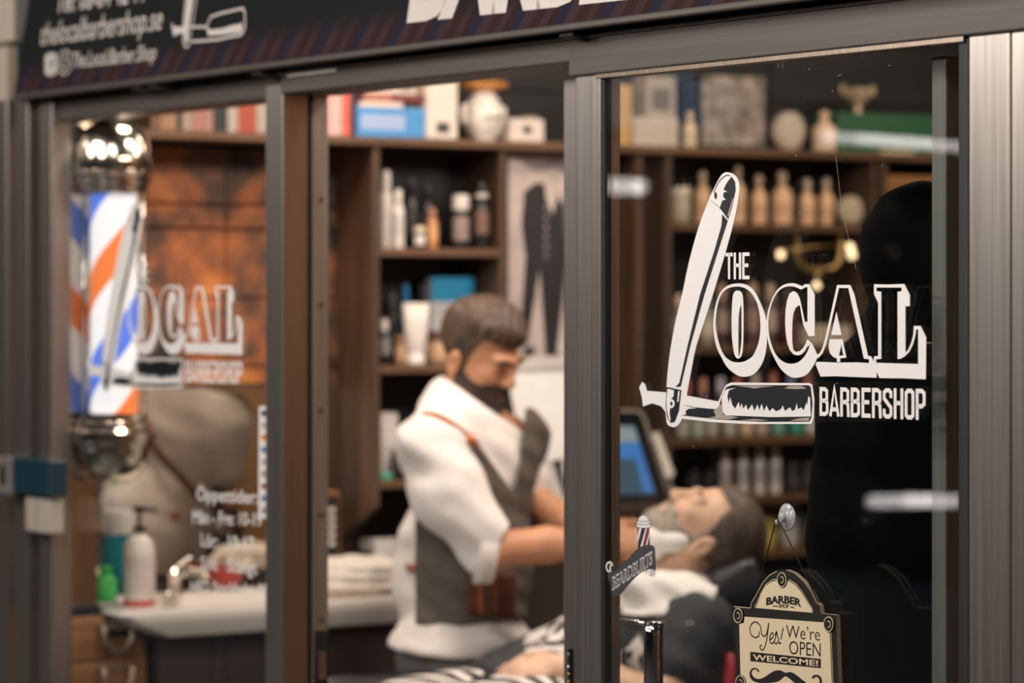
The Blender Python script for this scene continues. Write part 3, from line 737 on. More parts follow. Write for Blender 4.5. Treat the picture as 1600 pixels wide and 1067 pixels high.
    plane_shape('letter_l', PG, [[(664, 88), (800, 92), (960, 85), (1015, 195), (1015, 303), (972, 303), (972, 760), (1000, 730), (1030, 660), (1050, 580), (1055, 497), (1120, 497), (1175, 608), (1172, 1020), (950, 1010), (717, 1008), (690, 945), (690, 870), (664, 855), (664, 795), (705, 792), (705, 270), (664, 185)],
        [(688, 120), (935, 120), (935, 157), (895, 162), (895, 822), (925, 818), (965, 795), (1010, 750), (1045, 680), (1070, 590), (1078, 530), (1097, 530), (1097, 870), (900, 865), (685, 858), (685, 822), (735, 820), (735, 162), (688, 157)]], VINYL, root, 0, conv=k2)
    block_word('word_the', PG, 'THE', (1133.5, 436), (1171, 436.5), 41, 42.5, .30, .16, VINYL, root, 0)
    block_word('word_barbershop', PG, 'BARBERSHOP', (1280.5, 649.5), (1446, 656.5), 45, 49, .29, .16, VINYL, root, 0)
PG = Plane((XY0(1200), -.0008, 1.7), (1, 0, 0), (0, 0, 1))
dec = thing('window_decal', 'crisp white razor and lettering decal on the right window pane', 'decal', (XY0(1225), -.001, atY(1225, 662).z), group='razor logo decals')
decal_set(dec, PG)
dec2 = copy_tree(dec, (-2.15, .0105, .004)); dec2['label'] = 'blurred razor and lettering decal on the left window before the barber pole'

# opening hours on the left pane
PL = Plane((XY0(350), .0092, 1.4), (1, 0, 0), (0, 0, 1))
oh = thing('opening_hours', 'white opening hours lettering low on the left window', 'decal', (XY0(360), .009, atY(360, 935).z))
for s_, a, b, c in (('Öppettider:', (307, 781), (402, 787), 20), ('Mån - Fre: 10-19', (301, 817), (409, 822), 20), ('Lör:', (314, 853), (340, 856), 21), ('10-17', (357, 857), (397, 860), 21),
                    ('Sön:', (314, 889), (341, 892), 20), ('Stängt', (355, 893), (402, 897), 20), ('HRD Stockholm AB', (298, 925), (421, 930), 18)):
    text('lettering', PL, s_, a, b, c, VINYL, oh, .0003, .012)
cs = thing('card_stickers', 'white strip of payment card stickers at the left window edge', 'sticker', (XY0(413), .009, atY(413, 810).z))
plane_shape('sticker_strip', PL, [[(405, 635), (418, 634), (418, 811), (404, 808)]], VINYL, cs, .0002)
for k, c in enumerate(((.03, .05, .16), (.45, .42, .38), (.7, .25, .03), (.10, .22, .5), (.5, .47, .44), (.45, .3, .22), (.35, .12, .10), (.15, .2, .45), (.3, .3, .35))):
    y = 641+k*19; plane_shape('card_logo', PL, [[(409, y), (418, y), (418, y+9), (409, y+9)]], M('card_%d' % k, c, .5), cs, .0007)

# round shop sticker on the mullion edge of the right pane
st = thing('scroll_sticker', 'small scroll and barber pole sticker at the lower left of the right window', 'sticker', (XY0(990), -.001, atY(990, 931).z))
k5 = lambda x, y: (940+x/7.11, 790+y/7.11)
GREYV = M('charcoal_vinyl', (.055, .055, .06), .5, 0, .25, 120)
NAVYV = M('navy_vinyl', (.02, .03, .06), .5); REDV = M('red_vinyl', (.28, .03, .025), .5)
plane_shape('pole_cap', PG, [[(465, 100), (505, 120), (530, 170), (548, 200), (545, 240), (480, 250), (400, 240), (388, 195), (405, 160), (425, 120)]], VINYL, st, .0002, smooth=2, conv=k5)
stroke('pole_cap_line', PG, [[(465, 98), (505, 120), (530, 170), (549, 202), (545, 242), (480, 252), (400, 242), (387, 195), (405, 160), (425, 120), (465, 98)], [(392, 200), (470, 212), (546, 200)], [(405, 168), (470, 178), (530, 172)]], .0009, VBLACK, st, .0008, conv=k5)
plane_shape('pole_body', PG, [[(402, 245), (532, 248), (540, 440), (412, 480)]], VINYL, st, .0002, conv=k5)
plane_shape('pole_stripe', PG, [[(452, 246), (492, 247), (432, 460), (408, 474), (412, 400)]], NAVYV, st, .0008, conv=k5)
plane_shape('pole_stripe', PG, [[(510, 247), (533, 248), (530, 300), (492, 436), (460, 446)]], REDV, st, .0008, conv=k5)
plane_shape('pole_stripe', PG, [[(402, 246), (420, 246), (404, 330)]], REDV, st, .0008, conv=k5)
plane_shape('pole_stripe', PG, [[(534, 345), (538, 440), (512, 440)]], NAVYV, st, .0008, conv=k5)
plane_shape('scroll', PG, [[(75, 765), (140, 742), (210, 670), (300, 590), (380, 500), (450, 452), (530, 435), (590, 458), (600, 560), (607, 720), (570, 722), (525, 705), (440, 745), (330, 850), (240, 960), (200, 1000), (140, 1002), (115, 970), (105, 880)]], GREYV, st, .0010, smooth=3, conv=k5)
stroke('scroll_curl', PG, [[(112, 735), (100, 690), (120, 650), (132, 668)], [(95, 735), (65, 710), (62, 655), (95, 628), (128, 645)]], .0032, VINYL, st, .0014, conv=k5, sub=3)
plane_shape('scroll_end', PG, [[(525, 708), (605, 722), (600, 780), (560, 792), (530, 770)]], VINYL, st, .0012, smooth=2, conv=k5)
stroke('scroll_end_line', PG, [[(545, 770), (590, 760), (585, 728), (555, 735), (565, 755)]], .0011, VBLACK, st, .0016, conv=k5, sub=3)
text('sticker_lettering', PG, 'BEARDBURTS', (125, 935), (572, 640), 135, VINYL, st, .0014, .035, conv=k5)
text('sticker_lettering', PG, 'BEARDBURTS', (128, 928), (569, 634), 120, VBLACK, st, .0019, -.012, conv=k5)

# ------------------------------------------------------------------ hanging sign and its suction hook
PS = Plane((XY0(1235), -.016, 1.2), (1, 0, 0), (0, 0, 1))
k6 = lambda x, y: (1140+x/5.7056, 880+y/5.7056)
sg = thing('hanging_sign', 'cream and black open sign with moustache hanging in the right window', 'sign', (XY0(1235), -.014, atY(1235, 1180).z))
SIGNK = M('sign_black', (.016, .014, .011), .45, 0, .1); SIGNC = M('sign_cream', (.78, .64, .43), .5, 0, .03); EDGEM = M('sign_edge', (.35, .26, .18), .6)
outl = [(40, 390), (192, 402), (190, 345), (205, 340), (240, 280), (300, 172), (360, 100), (430, 62), (500, 58), (570, 85), (650, 155), (720, 250), (768, 350), (800, 370), (812, 447), (948, 462), (968, 1067), (995, 1700), (110, 1640), (75, 1067)]
plane_shape('board', PS, [outl], EDGEM, sg, -.004, .004, conv=k6)
plane_shape('black_face', PS, [outl], SIGNK, sg, .0006, .0003, conv=k6)
plane_shape('cream_panel', PS, [[(240, 397), (265, 340), (290, 270), (330, 200), (380, 165), (430, 150), (480, 160), (530, 157), (590, 190), (650, 265), (700, 350), (740, 412), (740, 440)]], SIGNC, sg, .0014, conv=k6)
plane_shape('cream_panel', PS, [[(93, 540), (135, 530), (140, 475), (850, 527), (858, 600), (900, 612), (918, 1067), (938, 1620), (135, 1570), (105, 1000)]], SIGNC, sg, .0014, conv=k6)
stroke('pin_line', PS, [[(232, 395), (262, 330), (290, 262), (330, 190), (385, 150), (430, 138)], [(535, 145), (600, 182), (660, 260), (708, 345), (748, 412), (748, 440)], [(46, 385), (192, 398)], [(205, 345), (240, 290), (300, 180), (360, 108), (430, 70)], [(912, 615), (930, 1067), (950, 1600)], [(200, 350), (198, 395)]], .0010, SIGNC, sg, .0018, conv=k6)
for (cx, cy, rx, ry) in ((480, 146, 44, 70), (90, 465, 42, 70), (897, 542, 46, 72), (110, 1062, 44, 68), (938, 1130, 46, 70)):
    el = lambda f: [(cx+rx*f*math.cos(t*math.pi/12), cy+ry*f*math.sin(t*math.pi/12)) for t in range(24)]
    ros = plane_shape('rosette', PS, [el(1)], SIGNK, sg, .0022, .0008, conv=k6)
    plane_shape('rosette_ring', PS, [el(.95), el(.86)], SIGNC, ros, .0034, .0004, conv=k6)
    stroke('rosette_curl', PS, [[(cx+rx*.38*math.cos(a), cy+ry*.38*math.sin(a)) for a in np.linspace(-2.2, 1.9, 14)]], .0012, SIGNC, ros, .0036, conv=k6)
text('sign_lettering', PS, 'BARBER', (335, 372), (648, 386), 62, SIGNK, sg, .0020, .045, conv=k6, arch=.42)
text('sign_lettering', PS, 'SHOP', (446, 392), (536, 400), 34, SIGNK, sg, .0020, .03, conv=k6)
for fl in ([(398, 385), (412, 378), (425, 385), (437, 378)], [(548, 385), (560, 392), (572, 390), (588, 400)]): stroke('flourish', PS, [fl], .0016, SIGNK, sg, .0020, conv=k6, sub=3)
text('sign_lettering', PS, 'We’re', (512, 664), (816, 690), 118, SIGNK, sg, .0020, -.006, conv=k6)
text('sign_lettering', PS, 'OPEN', (540, 808), (820, 833), 122, SIGNK, sg, .0020, -.004, conv=k6)
stroke('script_yes', PS, [[(272, 605), (268, 645), (235, 660), (198, 632), (190, 575), (215, 530), (250, 525), (283, 560), (292, 625), (318, 650), (342, 615), (357, 530)], [(357, 530), (348, 620), (332, 715), (308, 770), (284, 762), (280, 738), (296, 728)],
    [(366, 682), (392, 660), (398, 628), (382, 622), (366, 660), (370, 705), (392, 712), (412, 680), (428, 605)], [(412, 640), (428, 610), (436, 650), (444, 690), (425, 716), (405, 704)], [(487, 575), (476, 625), (464, 678)]], .0021, SIGNK, sg, .0020, conv=k6, sub=4)
plane_shape('script_dot', PS, [[(457+9*math.cos(t*.63), 710+11*math.sin(t*.63)) for t in range(10)]], SIGNK, sg, .0020, conv=k6)
plane_shape('welcome_band', PS, [[(194, 788), (822, 852), (822, 933), (194, 870)]], SIGNK, sg, .0019, conv=k6)
text('sign_lettering', PS, 'WELCOME!', (218, 859), (800, 916), 50, SIGNC, sg, .0025, .018, conv=k6)
plane_shape('moustache', PS, [[(505, 975), (470, 955), (420, 955), (370, 980), (310, 1020), (255, 1030), (215, 1005), (205, 965), (225, 943), (252, 948), (262, 968), (272, 955), (245, 932), (208, 938), (188, 975), (195, 1020), (230, 1053), (300, 1066), (400, 1060), (460, 1040), (505, 1003), (560, 1040), (620, 1085), (700, 1118), (780, 1118), (822, 1088), (832, 1045), (812, 1002), (772, 992), (745, 1012), (752, 1030), (778, 1008), (805, 1025), (812, 1062), (788, 1090), (730, 1085), (660, 1040), (600, 992), (550, 967)]], SIGNK, sg, .0020, smooth=2, conv=k6)
# suction cup and cord
hc = atY(1225, 808, -.008)
sc_ = thing('suction_hook', 'clear plastic suction cup hook holding the sign cord', 'hook', (hc.x, -.004, hc.z))
def disc_prof(name, prof, mat, par, n=28):
    V, Fc = lathe_data(prof, n)
    o = mesh(name, [(hc.x+v[0], -.001-v[2], hc.z+v[1]) for v in V], Fc, mat, par, smooth=True); return o
CUPM = M('cup_plastic', (.62, .62, .63), .12, 0, .3, 120, trans=.35)
disc_prof('cup', [(.021, 0), (.0215, .0012), (.019, .0025), (.010, .0055), (.007, .010), (.0075, .013), (.004, .0145)], CUPM, sc_)
tube('hook', [(hc.x, -.013, hc.z-.004), (hc.x, -.017, hc.z-.012), (hc.x, -.022, hc.z-.010), (hc.x, -.023, hc.z-.003)], .0022, CUPM, sc_, 8)
CORD = M('black_cord', (.012, .012, .013), .7)
e0 = PS.w(*PS.px(*k6(205, 350)), -.004); e1 = PS.w(*PS.px(*k6(775, 350)), -.004)
cord = tube('hanging_cord', [e0, Vector((hc.x-.0075, -.020, hc.z-.010)), Vector((hc.x, -.020, hc.z-.006)), Vector((hc.x+.006, -.020, hc.z-.008)), e1], .0011, CORD, sg, 8)

# fine scratches in the right pane
SCR_ = M('scratch_white', (.55, .55, .55), .6)
w2 = bpy.data.objects['window_2']
for ln in ([(1306, 243), (1311, 285), (1316, 330), (1338, 420)], [(1216, 96), (1216.5, 105)], [(1222, 97), (1224, 106)], [(1309, 119), (1315, 116)], [(1345, 74), (1347, 90)]):
    stroke('scratch', PG, [ln], .00035, SCR_, w2, .0004)
random.seed(3)
for k_ in range(18):
    x_, y_ = random.uniform(955, 1450), random.choice([random.uniform(85, 260), random.uniform(100, 700)])
    plane_shape('dust_speck', PG, [[(x_+.55*math.cos(t*1.05), y_+.8*math.sin(t*1.05)) for t in range(6)]], SCR_, w2, .0004)

# ------------------------------------------------------------------ inside: wall shelving
def YW(px, X): return atX(px, HOR, X).y
def ZW(px, py, X): return atX(px, py, X).z
ORD = ['first', 'second', 'third', 'fourth', 'fifth', 'sixth', 'seventh', 'eighth', 'ninth', 'tenth', 'eleventh', 'twelfth']
ztop = ZW(690, 217, XS)
ws = thing('wall_shelf', 'long wooden top shelf running along the whole side wall', 'shelf', (XS-.08, 1.9, ztop-.02))
box('shelf_board', XW, XS+.006, .13, YW(1500, XS), ztop-.020, ztop, WOODW, ws, .002)
box('front_lip', XS+.0062, XS+.014, .80, YW(1500, XS), ztop-.021, ztop-.002, WOODW, ws, .002)

def shelf_case(label, pa, pb, levels, zlow, uprights, group='wall shelf cases'):
    y0, y1 = YW(pa, XS), YW(pb, XS)
    t = thing('shelf_case', label, 'shelf', (XS-.09, (y0+y1)/2, zlow), group=group)
    box('back_panel', XW-.003, XW+.006, y0, y1, zlow, ztop-.021, BLACK, t, 0)
    for u in uprights:
        y = YW(u, XS)
        mesh('upright', [(XW, y-.010, zlow-.10), (XS, y-.010, zlow), (XS, y+.010, zlow), (XW, y+.010, zlow-.10), (XW, y-.010, ztop-.021), (XS, y-.010, ztop-.021), (XS, y+.010, ztop-.021), (XW, y+.010, ztop-.021)], BF, WOODV, t, bevel=.002)
    out = []
    for (a, b, py) in levels:
        z = ZW((a+b)/2, py, XS); box('shelf_board', XW+.007, XS-.002, YW(a, XS)+.0105, YW(b, XS)-.0105, z-.020, z, WOODW, t, .002); out.append(z)
    return t, out
zlow1 = ZW(590, 792, XS)
scA, zA = shelf_case('open wooden shelf case of hair products behind the barber', 588, 1005, [(588, 787, 388), (588, 787, 570), (588, 787, 748)], zlow1, (588, 787, 1000))
zlow2 = ZW(1045, 1000, XS)
scB, zB = shelf_case('open wooden shelf case of cream bottles deep in the shop', 1045, 1366, [(1045, 1366, 350), (1045, 1366, 540), (1045, 1366, 682), (1045, 1366, 774), (1045, 1366, 860)], zlow2, (1045, 1366))
scC, zC = shelf_case('wooden cupboard beside the far shelf case with pale name plate', 1382, 1500, [(1382, 1500, 350)], zlow2, (1382, 1500))
box('cupboard_door', XS-.012, XS-.002, YW(1382, XS)+.012, YW(1500, XS)-.012, zC[0]+.002, ZW(1420, 275, XS), WOODC, scC, .003)
box('name_plate', XS-.002, XS+.002, YW(1370, XS)+.012, YW(1428, XS), ZW(1400, 247, XS)-.0, ZW(1400, 233, XS)-.004, CREAM, scC, .001)
# dark door between the two cases
dk = thing('dark_door', 'dark slatted door between the two shelf cases', 'door', (XW+.03, YW(1023, XS), 0))
DOORD = streak('door_dark', (.014, .013, .013), (.035, .030, .027), .5, 0, (20, 20, 1), .1)
yy = list(np.linspace(YW(1000, XS)+.013, YW(1045, XS)-.012, 6))
for i in range(5): box('door_slat', XW+.02, XW+.05+.004*(i % 2), yy[i], yy[i+1]-.004, .02, ztop-.03, DOORD, dk, .002)

# ------------------------------------------------------------------ shelf goods
def C3(*c): return c
PALM = {}
def cm(c, rough=.4, metal=0):
    key = 'good_%d_%d_%d_%d_%d' % (int(c[0]*255), int(c[1]*255), int(c[2]*255), int(rough*10), int(metal))
    return M(key, c, rough, metal, .06, 40)
PEACH = (.80, .50, .30); WH = (.78, .72, .68); DK = (.016, .015, .016); AMB = (.30, .12, .04); GOLD = (.62, .36, .13); GREYC = (.28, .25, .23); BLU = (.03, .25, .55)
def bottle(kind, px, pyb, hpx, wpx, cols, name, label, cat, z=None, X=None, group=None, rz=0):
    X = XS-.07 if X is None else X
    p = atX(px, pyb, X); Z = (p-CAM).dot(FW); h = hpx*Z/FPX; r = wpx*Z/FPX/2
    if z is not None: p.z = z+.0005
    body, lab, cap = cols
    t = thing(name, label, cat, p, group=group)
    B = tuple(p)
    if kind == 'round':
        lathe('body', [(r*.92, 0), (r, .03*h), (r, .52*h), (r*.9, .60*h), (r*.55, .68*h), (r*.34, .72*h), (r*.34, .80*h)], B, cm(body, .3), t)
        lathe('label_band', [(r*1.01, .08*h), (r*1.02, .09*h), (r*1.02, .48*h), (r*1.01, .49*h)], B, cm(lab, .6), t)
        for k in range(2): lathe('label_line', [(r*1.025, (.20+.13*k)*h), (r*1.03, (.205+.13*k)*h), (r*1.03, (.235+.13*k)*h), (r*1.025, (.24+.13*k)*h)], B, cm((.35, .20, .12), .6), t)
        lathe('stopper', [(r*.3, .80*h), (r*.42, .83*h), (r*.50, .89*h), (r*.42, .96*h), (r*.15, h)], B, cm(cap, .3), t, 16)
    elif kind == 'spray':
        lathe('body', [(r*.95, 0), (r, .02*h), (r, .66*h), (r*.8, .71*h), (r*.5, .73*h)], B, cm(body, .35), t)
        lathe('label_band', [(r*1.01, .22*h), (r*1.02, .23*h), (r*1.02, .56*h), (r*1.01, .57*h)], B, cm(lab, .6), t)
        lathe('cap', [(r*.62, .73*h), (r*.66, .75*h), (r*.66, .93*h), (r*.5, .99*h), (r*.2, h)], B, cm(cap, .4), t)
    elif kind == 'pump':
        lathe('body', [(r*.95, 0), (r, .02*h), (r, .60*h), (r*.75, .68*h), (r*.35, .70*h), (r*.35, .74*h)], B, cm(body, .3), t)
        lathe('label_band', [(r*1.01, .15*h), (r*1.02, .16*h), (r*1.02, .50*h), (r*1.01, .51*h)], B, cm(lab, .6), t)
        pm = lathe('pump_head', [(r*.40, .74*h), (r*.42, .80*h), (r*.16, .82*h), (r*.14, .94*h), (r*.42, .95*h), (r*.40, h)], B, cm(cap, .4), t, 16)
        tube('spout', [Vector(B)+UP*(.97*h), Vector(B)+UP*(.97*h)+RT*(r*.9), Vector(B)+UP*(.94*h)+RT*(r*1.15)], r*.13, cm(cap, .4), pm, 8)
    elif kind == 'jar':
        lathe('body', [(r*.93, 0), (r, .04*h), (r, .68*h), (r*.92, .72*h)], B, cm(body, .3), t)
        lathe('label_band', [(r*1.01, .15*h), (r*1.02, .16*h), (r*1.02, .58*h), (r*1.01, .59*h)], B, cm(lab, .6), t)
        lathe('lid', [(r*1.0, .72*h), (r*1.03, .75*h), (r*1.03, .95*h), (r*.95, h)], B, cm(cap, .4), t)
    elif kind == 'flask':
        lathe('body', [(r*.95, 0), (r, .02*h), (r, .62*h), (r*.7, .74*h), (r*.45, .78*h)], B, cm(body, .25), t)
        lathe('label_band', [(r*1.01, .18*h), (r*1.02, .19*h), (r*1.02, .52*h), (r*1.01, .53*h)], B, cm(lab, .6), t)
        lathe('cap', [(r*.52, .78*h), (r*.56, .80*h), (r*.56, .96*h), (r*.45, h)], B, cm(cap, .35), t)
    elif kind == 'tube':
        Vv, Fc = lathe_data([(r*.62, 0), (r*.66, .02*h), (r*.66, .16*h), (r*.6, .17*h), (r*.74, .22*h), (r*.95, .7*h), (r, h)], 20)
        def sq(v):
            f = 1-max(0, (v[2]/h-.2))*1.08; return Vector(B)+RT*v[0]+FW*(v[1]*max(f, .12))+UP*v[2]
        mesh('body', [tuple(sq(v)) for v in Vv], Fc, cm(body, .4), t, smooth=True)
        mesh('cap', [tuple(Vector(B)+RT*v[0]*1.02+FW*v[1]*1.02+UP*v[2]) for v in lathe_data([(r*.66, 0), (r*.68, .02*h), (r*.68, .15*h), (r*.6, .16*h)], 20)[0]], lathe_data([(r*.66, 0), (r*.68, .02*h), (r*.68, .15*h), (r*.6, .16*h)], 20)[1], cm(cap, .4), t, smooth=True)
    elif kind == 'disc':
        Vv, Fc = lathe_data([(r*.9, -.012), (r, -.010), (r, .010), (r*.9, .012)], 28)
        mesh('tin_body', [(p.x+v[2], p.y+v[0], p.z+r+v[1]) for v in Vv], Fc, cm(body, .35), t, smooth=True)
        Vv, Fc = lathe_data([(r*.78, .012), (r*.78, .0135), (r*.7, .014)], 28)
        mesh('tin_label', [(p.x+v[2], p.y+v[0], p.z+r+v[1]) for v in Vv], Fc, cm(lab, .5), t, smooth=True)
        box('stand', p.x-.015, p.x+.015, p.y-.015, p.y+.015, p.z, p.z+.006, cm(cap, .5), t, .001)
    return t
def carton(px0, px1, pyt, pyb, X, depth, col, name, label, cat, z=None, group=None, band=None, spine=None):
    a = atX(px0, pyb, X); b = atX(px1, pyt, X); z0 = a.z if z is None else z+.0005; z1 = b.z
    t = thing(name, label, cat, (X-depth/2, (a.y+b.y)/2, z0), group=group)
    box('cover' if name == 'book' else 'carton', X-depth, X, a.y, b.y, z0, z1, cm(col, .55), t, .002)
    if name == 'book': box('pages', X-depth*.98, X-.004, a.y+.003, b.y-.003, z1-.001, z1+.0008, CREAM, t, 0)
    if band: box('print_band', X, X+.0008, a.y+(b.y-a.y)*band[0], a.y+(b.y-a.y)*band[1], z0+(z1-z0)*band[2], z0+(z1-z0)*band[3], cm(band[4], .6), t, 0)
    return t
# left case, upper cell
g = 'products in the near shelf case'
z = zA[0]
bottle('spray', 603, 388, 122, 22, (WH, WH, WH), 'spray_can', 'tall white spray can at the left end of the upper cell', 'spray can', z, group=g)
bottle('spray', 622, 390, 92, 19, (WH, (.6, .56, .54), WH), 'spray_can', 'shorter white spray can beside the tall one in the upper cell', 'spray can', z, XS-.045, group=g)
bottle('flask', 642, 385, 110, 24, (DK, (.05, .045, .045), DK), 'bottle', 'tall black bottle behind the white spray cans in the upper cell', 'bottle', z, XS-.12, group=g)
bottle('flask', 668, 385, 100, 24, (DK, (.06, .05, .05), DK), 'bottle', 'black bottle standing behind the small copper flask', 'bottle', z, XS-.12, group=g)
bottle('jar', 656, 388, 34, 17, (DK, WH, (.75, .66, .50)), 'jar', 'tiny jar with cream lid beside the copper flask', 'jar', z, XS-.05, group=g)
bottle('flask', 676, 388, 62, 17, ((.55, .25, .11), (.70, .38, .18), (.5, .22, .12)), 'bottle', 'small copper coloured flask in the upper cell', 'bottle', z, XS-.05, group=g)
bottle('jar', 720, 388, 84, 26, (DK, (.32, .25, .23), WH), 'bottle', 'squat black bottle with white cap band and grey label in the upper cell', 'bottle', z, group=g)
bottle('spray', 753, 388, 104, 22, (DK, (.20, .12, .10), DK), 'bottle', 'slim black bottle with white shoulder ring in the upper cell', 'bottle', z, XS-.04, group=g)
pz = atX(753, 310, XS-.04)
lathe('shoulder_ring', [(.012, 0), (.0155, .002), (.0155, .010), (.012, .012)], (pz.x, pz.y, pz.z), WHITE, bpy.data.objects[[o.name for o in bpy.data.objects if o.name.startswith('bottle')][-1]])
# middle cell
z = zA[1]
bottle('spray', 600, 570, 72, 20, (DK, (.25, .24, .24), WH), 'bottle', 'black bottle with white cap and label at the left of the middle cell', 'bottle', z, XS-.05, group=g)
bottle('spray', 612, 570, 112, 22, (DK, DK, (.06, .06, .06)), 'bottle', 'tall black bottle at the back left of the middle cell', 'bottle', z, XS-.13, group=g)
bottle('spray', 634, 570, 125, 15, (BLU, BLU, BLU), 'bottle', 'slim bright blue bottle at the back of the middle cell', 'bottle', z, XS-.12, group=g)
bottle('spray', 660, 570, 128, 20, ((.03, .028, .028), (.04, .04, .04), (.04, .04, .04)), 'bottle', 'tall charcoal bottle behind the white tube', 'bottle', z, XS-.14, group=g)
bottle('jar', 628, 570, 46, 24, ((.45, .30, .20), PEACH, (.35, .2, .12)), 'jar', 'peach labelled jar left of the white tube', 'jar', z, XS-.07, group=g)
bottle('tube', 650, 572, 96, 42, (WH, WH, WH), 'squeeze_tube', 'white squeeze tube standing on its cap in the middle cell', 'tube', z, XS-.035, group=g)
bottle('jar', 681, 570, 52, 34, ((.45, .30, .20), PEACH, (.15, .06, .05)), 'jar', 'peach labelled jar behind the barber\'s head', 'jar', z, XS-.07, group=g)
carton(674, 740, 433, 570, XS-.10, .03, (.55, .55, .58), 'product_pouch', 'blue and white pouch behind the barber\'s head', 'pouch', z, group=g, band=(0, 1, .72, 1.0, (.02, .30, .55)))
pzx = atX(706, 521, XS-.12)
box('pouch_base', XS-.14, XS-.10, YW(668, XS-.11), YW(745, XS-.11), z, pzx.z, cm((.25, .27, .30), .6), [o for o in bpy.data.objects if o.name.startswith('product_pouch')][-1], .002)
# lower cell
z = zA[2]
carton(596, 622, 645, 748, XS-.07, .06, WH, 'product_box', 'plain white carton in the lowest cell behind the barber', 'box', z, group=g)
bottle('flask', 626, 748, 66, 28, (DK, (.06, .05, .05), (.40, .14, .05)), 'bottle', 'black bottle with orange brown cap beside the white carton', 'bottle', z, XS-.03, group=g)
carton(596, 622, 739, 748, XS-.03, .03, (.10, .45, .30), 'soap_box', 'flat mint green box before the white carton', 'box', z, group=g)
# far case
g = 'cream labelled bottles in the far case'
z = zB[0]
bottle('jar', 1062, 350, 56, 34, ((.40, .34, .26), (.50, .42, .32), (.68, .58, .46)), 'jar', 'glass jar with pale lid at the left end of the bottle row', 'jar', z)
k = 0
for px_, h_, w_ in ((1098, 82, 25), (1153, 92, 24), (1186, 78, 25), (1222, 84, 33), (1261, 72, 25), (1291, 74, 25)):
    bottle('round', px_, 350, h_, w_, (PEACH, PEACH, (.75, .60, .45)), 'round_bottle', ORD[k]+' cream bottle from the left in the upper bottle row', 'bottle', z, group=g); k += 1
bottle('disc', 1328, 350, 52, 46, ((.40, .33, .24), (.52, .43, .31), WOODC and (.3, .2, .1)), 'round_tin', 'round brass coloured tin standing at the end of the bottle row', 'tin', z, XS-.025)
# third row
z = zB[1]
g = 'mixed products behind the lettering'
row = [(1060, 80, 22, (.25, .2, .15), (.5, .42, .36), (.9, .62, .5)), (1078, 60, 22, (.04, .12, .10), (.45, .40, .34), (.1, .1, .1)), (1105, 74, 24, (.30, .26, .22), (.60, .52, .42), (.20, .3, .28)), (1128, 96, 20, (.06, .03, .03), (.35, .25, .2), (.5, .3, .22)),
       (1150, 92, 20, DK, (.12, .08, .07), DK), (1176, 98, 21, (.10, .05, .04), (.30, .2, .16), (.45, .3, .2)), (1204, 96, 21, (.07, .04, .03), (.42, .32, .25), (.5, .38, .28)), (1232, 86, 26, (.10, .02, .02), (.12, .03, .03), (.06, .02, .02))]
nm = ['peach capped', 'dark green', 'grey glass', 'brown and tan', 'plain black', 'dark brown', 'brown labelled', 'dark red']
for i, (px_, h_, w_, a, b, c) in enumerate(row):
    bottle('spray' if i > 2 else 'flask', px_, 540, h_, w_, (a, b, c), 'bottle', nm[i]+' bottle, '+ORD[i]+' from the left behind the big lettering', 'bottle', z, group=g)
carton(1262, 1330, 508, 540, XS-.03, .10, (.50, .42, .32), 'towel_box', 'low beige box at the right of the row behind the lettering', 'box', z)
# hanging brass bracket and pink bust above that row
zt2 = zB[0]-.02
p = atX(1284, 390, XS-.03)
bk = thing('brass_bracket', 'curved brass hanging bracket with bright bulb behind the lettering', 'bracket', (p.x, p.y, atX(1284, 452, XS-.03).z))
BR = M('brass_fitting', (.60, .40, .18), .3, .8)
tube('curved_arm', [atX(a, b, XS-.03) for a, b in catmull([(1245, 385), (1247, 405), (1258, 418), (1280, 422), (1302, 418), (1312, 405), (1314, 378)], 3)], .008, BR, bk, 8)
tube('drop_rod', [atX(1278, 422, XS-.03), atX(1277, 440, XS-.03)], .007, BR, bk, 8)
tube('hanger', [atX(1245, 385, XS-.03), atX(1245, 367, XS-.03)], .005, BR, bk, 8); tube('hanger', [atX(1314, 380, XS-.03), atX(1314, 367, XS-.03)], .005, BR, bk, 8)
BULB = M('warm_bulb', (.9, .7, .45), .3, emit=(1, .72, .42), es=2.2)
for a, b, r_ in ((1220, 398, .011), (1328, 386, .011), (1331, 398, .012), (1276, 446, .010)):
    q = atX(a, b, XS-.03); lathe('bulb', [(r_*.3, -r_), (r_*.85, -r_*.6), (r_, 0), (r_*.8, r_*.6), (r_*.35, r_)], tuple(q), BULB, bk, 12)
tube('bulb_rail', [atX(1212, 392, XS-.035), atX(1338, 380, XS-.035)], .003, BR, bk, 6)
# fourth row
z = zB[2]
g = 'small pots with bright tops'
cols4 = [(.80, .20, .12), (.85, .40, .30), (.80, .78, .85), (.70, .25, .20), (.80, .60, .45), (.75, .25, .18), (.30, .35, .60), (.60, .25, .20)]
n4 = ['red', 'salmon', 'pale lilac', 'brick red', 'tan', 'scarlet', 'blue', 'rust']
for i, px_ in enumerate((1072, 1098, 1126, 1152, 1180, 1208, 1236, 1262)):
    bottle('spray', px_, 682, 92 if i < 4 else 100, 20, ((.07, .06, .055), (.20, .17, .14), cols4[i]), 'bottle', 'dark bottle with '+n4[i]+' cap on the shelf behind the brush decal', 'bottle', z, XS-.10, group=g)
for i, (px_, c) in enumerate(((1066, (.45, .42, .36)), (1090, (.38, .42, .36)), (1112, (.40, .36, .30)), (1140, (.42, .40, .36)), (1166, (.62, .45, .28)), (1190, (.45, .36, .30)), (1216, (.15, .36, .32)), (1244, (.04, .30, .20)), (1266, (.55, .5, .45)))):
    bottle('jar', px_, 684, 28, 22, (tuple(x*.6 for x in c), c, c), 'jar', ORD[i]+' low pot from the left under the razor blade decal', 'jar', z, XS-.03, group='low pots under the razor decal')
